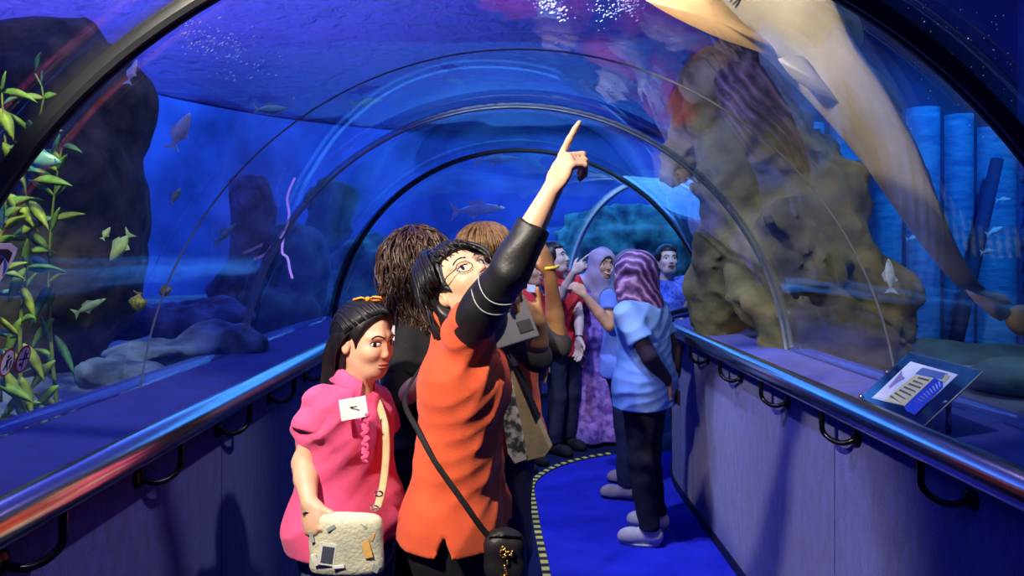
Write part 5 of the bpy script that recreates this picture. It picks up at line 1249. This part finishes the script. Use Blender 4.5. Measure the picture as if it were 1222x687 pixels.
# woman with long curly brown hair, seen from behind
def curly_woman():
    p = Pose(-0.335, 2.42, 1.60, math.radians(28)); rt = root('person.002', p.base, 'woman with long curly brown hair in a black top, seen from behind', 'person')
    p.sh[-1] = P(486, 402, 2.30); p.elb[-1] = P(474, 478, 2.24); p.wri[-1] = P(530, 440, 2.12); p.hd[-1] = (0.8, -0.3, 0.4); p.curl[-1] = GRIP
    hd = Head(P(508, 316, 2.40), (0.86, 0.50, 0.22), UP, 1.04)
    b = body(p, hd, rt, SKIN['light'], h=0.007); hd.features(b)
    shirt(p, M_black, rt, 0.74, sleeve=0.62, grow=0.018, seed=41, fold=0.008); trousers(p, M_black, rt); shoes(p, M_black, rt)
    sleeve(p, -1, M_black, rt, a=0.2, r0=0.064, r1=0.056, wr=0.0, name='loose_sleeve', seed=7)
    badge(P(468, 397, 2.245), (-0.3, -1, 0.1), UP, 0.02, 0.05, M_badge, rt)
    def cut(x, y, z): return np.maximum(0.045 - x, np.maximum(z - 0.055, np.abs(y) - 0.06))
    hair_cap(hd, rt, M_hair_brown, [((-0.055, 0.0, -0.03), (0.095, 0.105, 0.10), 0.04), ((-0.075, 0.015, -0.13), (0.07, 0.10, 0.12), 0.05)], cut, h=0.007, strands=0.004, rad=0.30)
    g = np.random.default_rng(9); cs = []
    for _ in range(520):
        a = g.uniform(0.75, 2 * math.pi - 0.75); st = g.uniform(0.0, 0.8); ca, sa = math.cos(a), math.sin(a); R_ = g.uniform(0.95, 1.12); pts = []
        for t in np.linspace(st, 1, 6):
            if t < 0.5: th = t / 0.5 * 1.45; pts.append((-0.02 + 0.118 * R_ * math.sin(th) * ca, 0.104 * R_ * math.sin(th) * sa, 0.034 + 0.102 * R_ * math.cos(th)))
            else: u_ = (t - 0.5) / 0.5; pts.append((-0.025 + (0.118 + 0.02 * u_) * R_ * ca - 0.02 * u_, (0.104 + 0.016 * u_) * R_ * sa, 0.045 - u_ * 0.28 * g.uniform(0.9, 1.05)))
        cs.append(pts)
    locks(hd, cs, M_hair_brown, rt, r=0.0042, wav=0.017, seed=6, n=4)
curly_woman()

# brown haired person holding a grey tablet
def tablet_person():
    p = Pose(-0.01, 2.52, 1.62, math.radians(8)); rt = root('person.003', p.base, 'brown haired person holding a grey tablet and lifting a forearm with a yellow wristband', 'person')
    p.sh[-1] = P(598, 388, 2.36); p.elb[-1] = P(640, 424, 2.22); p.wri[-1] = P(643, 384, 2.16); p.hd[-1] = (-0.62, -0.15, 0.55); p.ht[-1] = (-0.2, 0.3, 0.8); p.hn[-1] = (-0.2, -0.6, -0.5); p.curl[-1] = [(0.5, 0.7, 0.4)] * 4
    p.sh[1] = P(622, 384, 2.66); p.elb[1] = P(666, 412, 2.64); p.wri[1] = P(656, 324, 2.62); p.hd[1] = (-0.30, 0.05, 0.95); p.ht[1] = (-0.6, -0.5, 0); p.hn[1] = (-0.4, 0.8, 0.1); p.curl[1] = [(0.25, 0.3, 0.2), (0.3, 0.35, 0.2), (0.4, 0.4, 0.2), (0.5, 0.4, 0.3)]
    hd = Head(P(586, 309, 2.46), (0.93, 0.35, 0.12), UP, 1.04)
    b = body(p, hd, rt, mat('skin_tan', (0.36, 0.18, 0.075), 0.5, color2=(0.31, 0.155, 0.065), nscale=12, sss=0.05), h=0.007); hd.features(b)
    bracelet(P(656.5, 319, 2.62), nrm(p.wri[1] - p.elb[1]), 0.031, mat('wristband_yellow', (0.8, 0.65, 0.03), 0.5), rt, 'wristband', 0.006)
    shirt(p, M_orange, rt, 0.80, sleeve=0.30, grow=0.016, seed=51, fold=0.008); trousers(p, M_navy, rt); shoes(p, M_black, rt)
    M_charcoal = mat('sleeve_charcoal', (0.03, 0.028, 0.028), 0.8, nscale=20, bump=0.2, bscale=150)
    sleeve(p, -1, M_charcoal, rt, a=0.1, r0=0.064, r1=0.052, wr=0.0, name='sleeve', seed=9); sleeve(p, 1, M_charcoal, rt, a=0.1, r0=0.062, r1=0.054, wr=0.0)
    def cut(x, y, z): return np.maximum(0.040 - x, np.maximum(z - 0.060, np.abs(y) - 0.065))
    hair_cap(hd, rt, M_hair_tan, [((-0.05, 0.0, -0.01), (0.075, 0.088, 0.08), 0.04)], cut, h=0.007, strands=0.004)
    g = np.random.default_rng(19); cs = []
    for _ in range(220):
        a = g.uniform(0.5, 2 * math.pi - 0.5); ca, sa = math.cos(a), math.sin(a); pts = []
        for t in np.linspace(g.uniform(0, 0.6), 1, 5):
            th = t * 1.75; pts.append((-0.018 + 0.112 * math.sin(th) * ca, 0.094 * math.sin(th) * sa, 0.034 + 0.100 * math.cos(th)))
        cs.append(pts)
    locks(hd, cs, M_hair_tan, rt, r=0.0045, wav=0.005, seed=7, n=4)
tablet_person()
def tablet():
    A, B, C_, D_ = P(590, 365, 2.12), P(640, 350, 2.15), P(624, 412, 2.10), P(574, 404, 2.07)
    c = (A + B + C_ + D_) / 4; ex = nrm(B - A); ey = nrm((A - D_) - ex * ((A - D_) @ ex)); ez = np.cross(ex, ey); R = np.array([ex, ey, ez]); w, h_ = np.linalg.norm(B - A) * 1.05, 0.155
    rt = root('tablet', c - ey * h_ / 2, 'grey tablet with a dark square held up beside the raised black sleeve', 'tablet')
    MB().rbox(c, (w, h_, 0.010), 0.004, R).build('case', mat('tablet_grey', (0.20, 0.20, 0.22), 0.5, nscale=20), rt, smooth=False)
    MB().rbox(c + ex * w * 0.28 - ey * h_ * 0.22 + ez * 0.0055, (w * 0.3, h_ * 0.26, 0.004), 0.001, R).build('dark_square', mat('tablet_dark', (0.03, 0.03, 0.04), 0.3, nscale=20), rt, smooth=False)
    MB().rbox(c + ey * h_ * 0.49 + ez * 0.001, (w * 0.98, 0.012, 0.013), 0.003, R).build('pale_edge', mat('tablet_edge', (0.6, 0.55, 0.48), 0.5, nscale=20), rt, smooth=False)
tablet()
def tote():
    rt = root('tote_bag', P(632, 545, 2.10), 'flat beige cloth bag with a printed flower side, hanging beside the orange polo', 'bag')
    def wedge(name, pix, d, m, dd=0.05):
        fr = [P(u, v_, d) for u, v_ in pix]; bk_ = [P(u, v_, d) + np.array([0.012, dd, 0]) for u, v_ in pix]; k = len(pix)
        return MB().add(fr + bk_, [tuple(range(k)), tuple(range(2 * k - 1, k - 1, -1))] + [(i, k + i, k + (i + 1) % k, (i + 1) % k) for i in range(k)]).build(name, m, rt, smooth=False)
    wedge('beige_side', [(604, 424), (611, 432), (656, 536), (650, 544), (634, 548), (622, 552), (606, 470)], 2.12, mat('tote_beige', (0.50, 0.40, 0.20), 0.85, color2=(0.38, 0.30, 0.15), nscale=10, bump=0.2, bscale=120))
    wedge('printed_side', [(600, 432), (606, 440), (628, 548), (614, 553), (606, 540), (600, 500)], 2.11, mat('tote_print', (0.62, 0.60, 0.50), 0.85, color2=(0.05, 0.06, 0.06), nscale=30, lo=0.42, hi=0.55), 0.02)
    wedge('dark_trim', [(612, 436), (618, 446), (642, 500), (640, 502)], 2.115, M_black, 0.055)
    surf_strap([P(607, 428, 2.13), P(602, 405, 2.2), P(598, 388, 2.28)], M_black, rt, w=0.008)
tote()

# shorter person in red behind the lifted forearm
def short_red_person():
    p = Pose(0.13, 4.72, 1.47, math.radians(-30)); rt = root('person.004', p.base, 'shorter dark haired person in red polo with white badge behind the lifted forearm', 'person')
    hd = Head(P(632, 323, 4.70), (0.75, -0.55, 0.15), UP, 1.06)
    b = body(p, hd, rt, SKIN['mid'], h=0.008); hd.features(b)
    shirt(p, M_red, rt, 0.72, sleeve=0.55, grow=0.018, seed=61, fold=0.007, h=0.009); trousers(p, M_navy, rt); shoes(p, M_black, rt); polo_collar(p, hd, M_red, rt)
    badge(P(634, 344, 4.53), (0.3, -1, 0.2), (0.15, 0, 1), 0.06, 0.05, M_badge, rt)
    def cut(x, y, z): return np.maximum(0.045 - x, np.maximum(z - 0.060, np.abs(y) - 0.065))
    hair_cap(hd, rt, M_hair, [((-0.05, 0.0, -0.03), (0.08, 0.09, 0.10), 0.04)], cut, h=0.007)
short_red_person()

# person in red pointing, in profile
def red_pointer():
    p = Pose(0.42, 5.10, 1.58, math.radians(-38)); rt = root('person.005', p.base, 'black haired person in bright red polo and dark jeans pointing to the right', 'person')
    p.elb[-1] = P(670, 352, 4.78); p.wri[-1] = P(685, 324, 4.68); p.hd[-1] = (0.65, -0.2, 0.55); p.hn[-1] = (0.3, 0.6, -0.6); p.ht[-1] = (-0.3, 0.2, 0.8); p.curl[-1] = POINT
    p.elb[1] = P(691, 378, 4.95); p.wri[1] = P(691, 404, 4.85)
    hd = Head(P(661, 308, 5.0), (0.90, -0.35, 0.22), UP, 1.06)
    b = body(p, hd, rt, SKIN['pale'], h=0.008); hd.features(b, smile=0.2)
    shirt(p, M_red, rt, 0.74, sleeve=0.62, grow=0.018, seed=71, h=0.009, fold=0.007); trousers(p, M_navy, rt); shoes(p, M_black, rt); polo_collar(p, hd, M_red, rt)
    bracelet(p.wri[1] * 0.93 + p.elb[1] * 0.07, p.wri[1] - p.elb[1], 0.027, M_chrome, rt, 'wristwatch', 0.006)
    badge(P(684, 345, 4.84), (0.5, -1, 0.1), UP, 0.04, 0.03, M_badge, rt)
    def cut(x, y, z): return np.maximum(0.042 - x, np.maximum(z - 0.060, np.abs(y) - 0.066))
    hair_cap(hd, rt, M_hair, [((-0.05, 0.0, -0.02), (0.078, 0.088, 0.09), 0.04)], cut, h=0.007)
red_pointer()

# smiling woman in lilac headscarf and long purple dress
def long_dress(p, m, root_, hem=0.03, seed=5):
    lo, hi = p.bounds(); S = SDF(lo, hi, 0.010); q = p.k; torso(S, p, 0.016, bust=0.9)
    for e in (1, -1):
        S.cap(p.base + UP * 0.0 + p.l * e * 0.09 * q, p.pelvis + p.l * e * 0.05 * q, 0.17 * q, 0.115 * q, k=0.08)
        S.cap(p.sh[e], p.elb[e], 0.058 * q, 0.056 * q, k=0.04); S.cap(p.elb[e], p.wri[e], 0.056 * q, 0.052 * q, k=0.02, cut=(False, True))
    S.warp(lambda X, Y, Z: np.clip((0.9 - Z) / 0.9, 0, 1) * 0.016 * np.sin(28 * X + 2 * fbm(X, Y, Z, 5, seed, 1)) + 0.004 * fbm(X, Y, Z, 40, seed, 2))
    S.clip(p.base + UP * hem, -UP); return S.build('long_dress', m, root_)
def lilac_woman():
    p = Pose(0.735, 5.35, 1.57, math.radians(-72)); rt = root('person.006', p.base, 'smiling woman in lilac grey headscarf and long purple patterned dress', 'person')
    hd = Head(P(719, 316, 5.27), (0.38, -0.92, 0.05), (0.05, 0, 1), 1.08)
    p.neck = p.neck + np.array([0.0, 0, 0.0])
    b = body(p, hd, rt, SKIN['mid'], h=0.008); hd.features(b, smile=1.0)
    long_dress(p, mat('dress_purple', (0.34, 0.20, 0.62), 0.85, color2=(0.14, 0.06, 0.34), nscale=18, lo=0.42, hi=0.58), rt)
    hijab(hd, p, mat('scarf_lilac', (0.42, 0.36, 0.50), 0.85, color2=(0.34, 0.29, 0.42), nscale=10), rt, 1.02, seed=14); shoes(p, M_black, rt)
lilac_woman()

# woman in blue T-shirt mostly hidden behind the purple headscarf
def hidden_woman():
    p = Pose(0.755, 4.30, 1.56, math.radians(150)); rt = root('person.007', p.base, 'person in blue T-shirt with bent elbow, mostly hidden behind the purple headscarf', 'person')
    p.sh[1] = P(728, 356, 4.14); p.elb[1] = P(727, 388, 4.06); p.wri[1] = P(697, 352, 4.06); p.hd[1] = (-0.6, 0.2, 0.6); p.curl[1] = GRIP; p.ht[1] = (0, 0.5, 0.8)
    p.toe = {1: np.array([-0.95, 0.3, 0]), -1: np.array([-0.95, 0.3, 0])}; p.ank[1] = np.array([0.735, 4.10, 0.07]); p.ank[-1] = np.array([0.82, 4.38, 0.07]); p.knee[1] = np.array([0.735, 4.14, 0.43]); p.knee[-1] = np.array([0.79, 4.36, 0.43])
    hd = Head(P(748, 322, 4.30), (-0.8, 0.55, 0.2), UP, 1.04)
    b = body(p, hd, rt, SKIN['mid'], h=0.008); hd.features(b)
    shirt(p, mat('tee_royal', (0.12, 0.22, 0.72), 0.85, nscale=10), rt, 0.72, sleeve=0.5, grow=0.018, seed=81, h=0.010); trousers(p, M_navy, rt); shoes(p, mat('shoe_brown', (0.35, 0.27, 0.27), 0.7, nscale=20), rt)
    hijab(hd, p, mat('scarf_dark', (0.10, 0.10, 0.16), 0.85, nscale=10), rt, 1.18, seed=15)
hidden_woman()

# woman in purple patterned headscarf, light blue T-shirt over black sleeves
def scarf_pattern():
    m = bpy.data.materials.new('scarf_purple'); m.use_nodes = True; nt = m.node_tree; N = nt.nodes; L = nt.links; b = N['Principled BSDF']; b.inputs['Roughness'].default_value = 0.7
    tc = N.new('ShaderNodeTexCoord'); wv = N.new('ShaderNodeTexWave'); wv.inputs['Scale'].default_value = 9; wv.inputs['Distortion'].default_value = 7; wv.inputs['Detail'].default_value = 3; wv.bands_direction = 'DIAGONAL'
    L.new(tc.outputs['Object'], wv.inputs['Vector']); rp = N.new('ShaderNodeValToRGB'); el = rp.color_ramp.elements
    el[0].color = (0.035, 0.012, 0.05, 1); el[1].color = (0.42, 0.26, 0.50, 1); e = el.new(0.55); e.color = (0.16, 0.05, 0.24, 1); e = el.new(0.8); e.color = (0.20, 0.09, 0.13, 1)
    L.new(wv.outputs['Fac'], rp.inputs[0]); L.new(rp.outputs[0], b.inputs['Base Color']); return m
def scarf_woman():
    p = Pose(0.735, 3.56, 1.57, math.radians(142)); rt = root('person.008', p.base, 'woman in purple patterned headscarf and pale blue T-shirt, hands clasped behind her back', 'person')
    p.sh[1] = P(748, 376, 3.42); p.sh[-1] = P(781, 374, 3.74)
    p.elb[1] = P(775, 426, 3.36); p.wri[1] = P(797, 457, 3.46); p.elb[-1] = P(804, 418, 3.70); p.wri[-1] = P(804, 452, 3.60)
    p.hd[1] = (0.25, 0.35, -0.8); p.ht[1] = (0.1, 0.6, 0.3); p.hn[1] = (-0.9, 0.2, 0); p.curl[1] = GRIP; p.hd[-1] = (-0.05, -0.35, -0.9); p.ht[-1] = (0.1, -0.6, 0.2); p.hn[-1] = (-0.8, 0, 0); p.curl[-1] = GRIP
    p.toe = {1: np.array([-0.97, 0.22, 0]), -1: np.array([-0.9, 0.42, 0])}
    p.ank[1] = np.array([0.74, 3.46, 0.075]); p.ank[-1] = np.array([0.82, 3.66, 0.075]); p.knee[1] = np.array([0.69, 3.48, 0.44]); p.knee[-1] = np.array([0.77, 3.66, 0.44])
    hd = Head(P(757, 328, 3.56), (-0.70, 0.62, 0.28), (0.1, -0.15, 1), 1.06)
    b = body(p, hd, rt, SKIN['mid'], h=0.006); hd.features(b)
    shirt(p, M_tee, rt, 0.70, sleeve=0.62, grow=0.020, seed=91, h=0.0075, neck_r=0.035, fold=0.007, wide=0.006, flare=0.01)
    for e in (1, -1): sleeve(p, e, mat('sleeve_plum', (0.025, 0.012, 0.03), 0.75, nscale=20), rt, a=0.2, r0=0.046, r1=0.042, wr=0.92, fold=0.003)
    hijab(hd, p, scarf_pattern(), rt, 1.215, h=0.007, seed=16, back=0.02, fold=0.008, shoulders=False)
    trousers(p, mat('trousers_black_blue', (0.008, 0.009, 0.018), 0.85, nscale=20), rt, h=0.008); shoes(p, M_shoe_cream, rt, M_sole)
    ph = root('phone', P(811, 474, 3.50), 'black phone held behind the back of the woman in purple headscarf', 'phone')
    MB().rbox(P(809, 474, 3.50), (0.012, 0.06, 0.075), 0.004).build('phone_body', M_black, ph, smooth=False)
scarf_woman()

# woman in blue checked shirt by the bend
def blue_shirt_woman():
    p = Pose(1.30, 5.50, 1.56, math.radians(-100)); rt = root('person.009', p.base, 'woman with dark hair in short sleeved blue checked shirt and black strap', 'person')
    p.elb[1] = P(815, 362, 5.42); p.wri[1] = P(814, 395, 5.36)
    hd = Head(P(796, 310, 5.43), (0.10, -0.98, 0.14), UP, 1.04)
    b = body(p, hd, rt, SKIN['pale'], h=0.008); hd.features(b, open_=0.7)
    shirt(p, mat('shirt_blue', (0.06, 0.12, 0.62), 0.85, color2=(0.14, 0.22, 0.75), nscale=45, lo=0.45, hi=0.55), rt, 0.75, sleeve=0.55, grow=0.018, seed=95, h=0.009, fold=0.006, neck_r=0.075); trousers(p, M_navy, rt); shoes(p, M_black, rt)
    polo_collar(p, hd, MATS['shirt_blue'], rt, gap=1.1, hgt=0.015)
    def cut(x, y, z): return np.maximum(0.045 - x, np.maximum(z - 0.062, np.abs(y) - 0.060))
    hair_cap(hd, rt, M_hair, [((-0.050, 0.0, -0.015), (0.066, 0.088, 0.085), 0.03)], cut, h=0.006)
    surf_strap([P(779, 340, 5.31), P(785, 355, 5.28), P(792, 372, 5.27), P(797, 390, 5.29)], M_black, rt, 'bag_strap', 0.024, 0.3)
blue_shirt_woman()
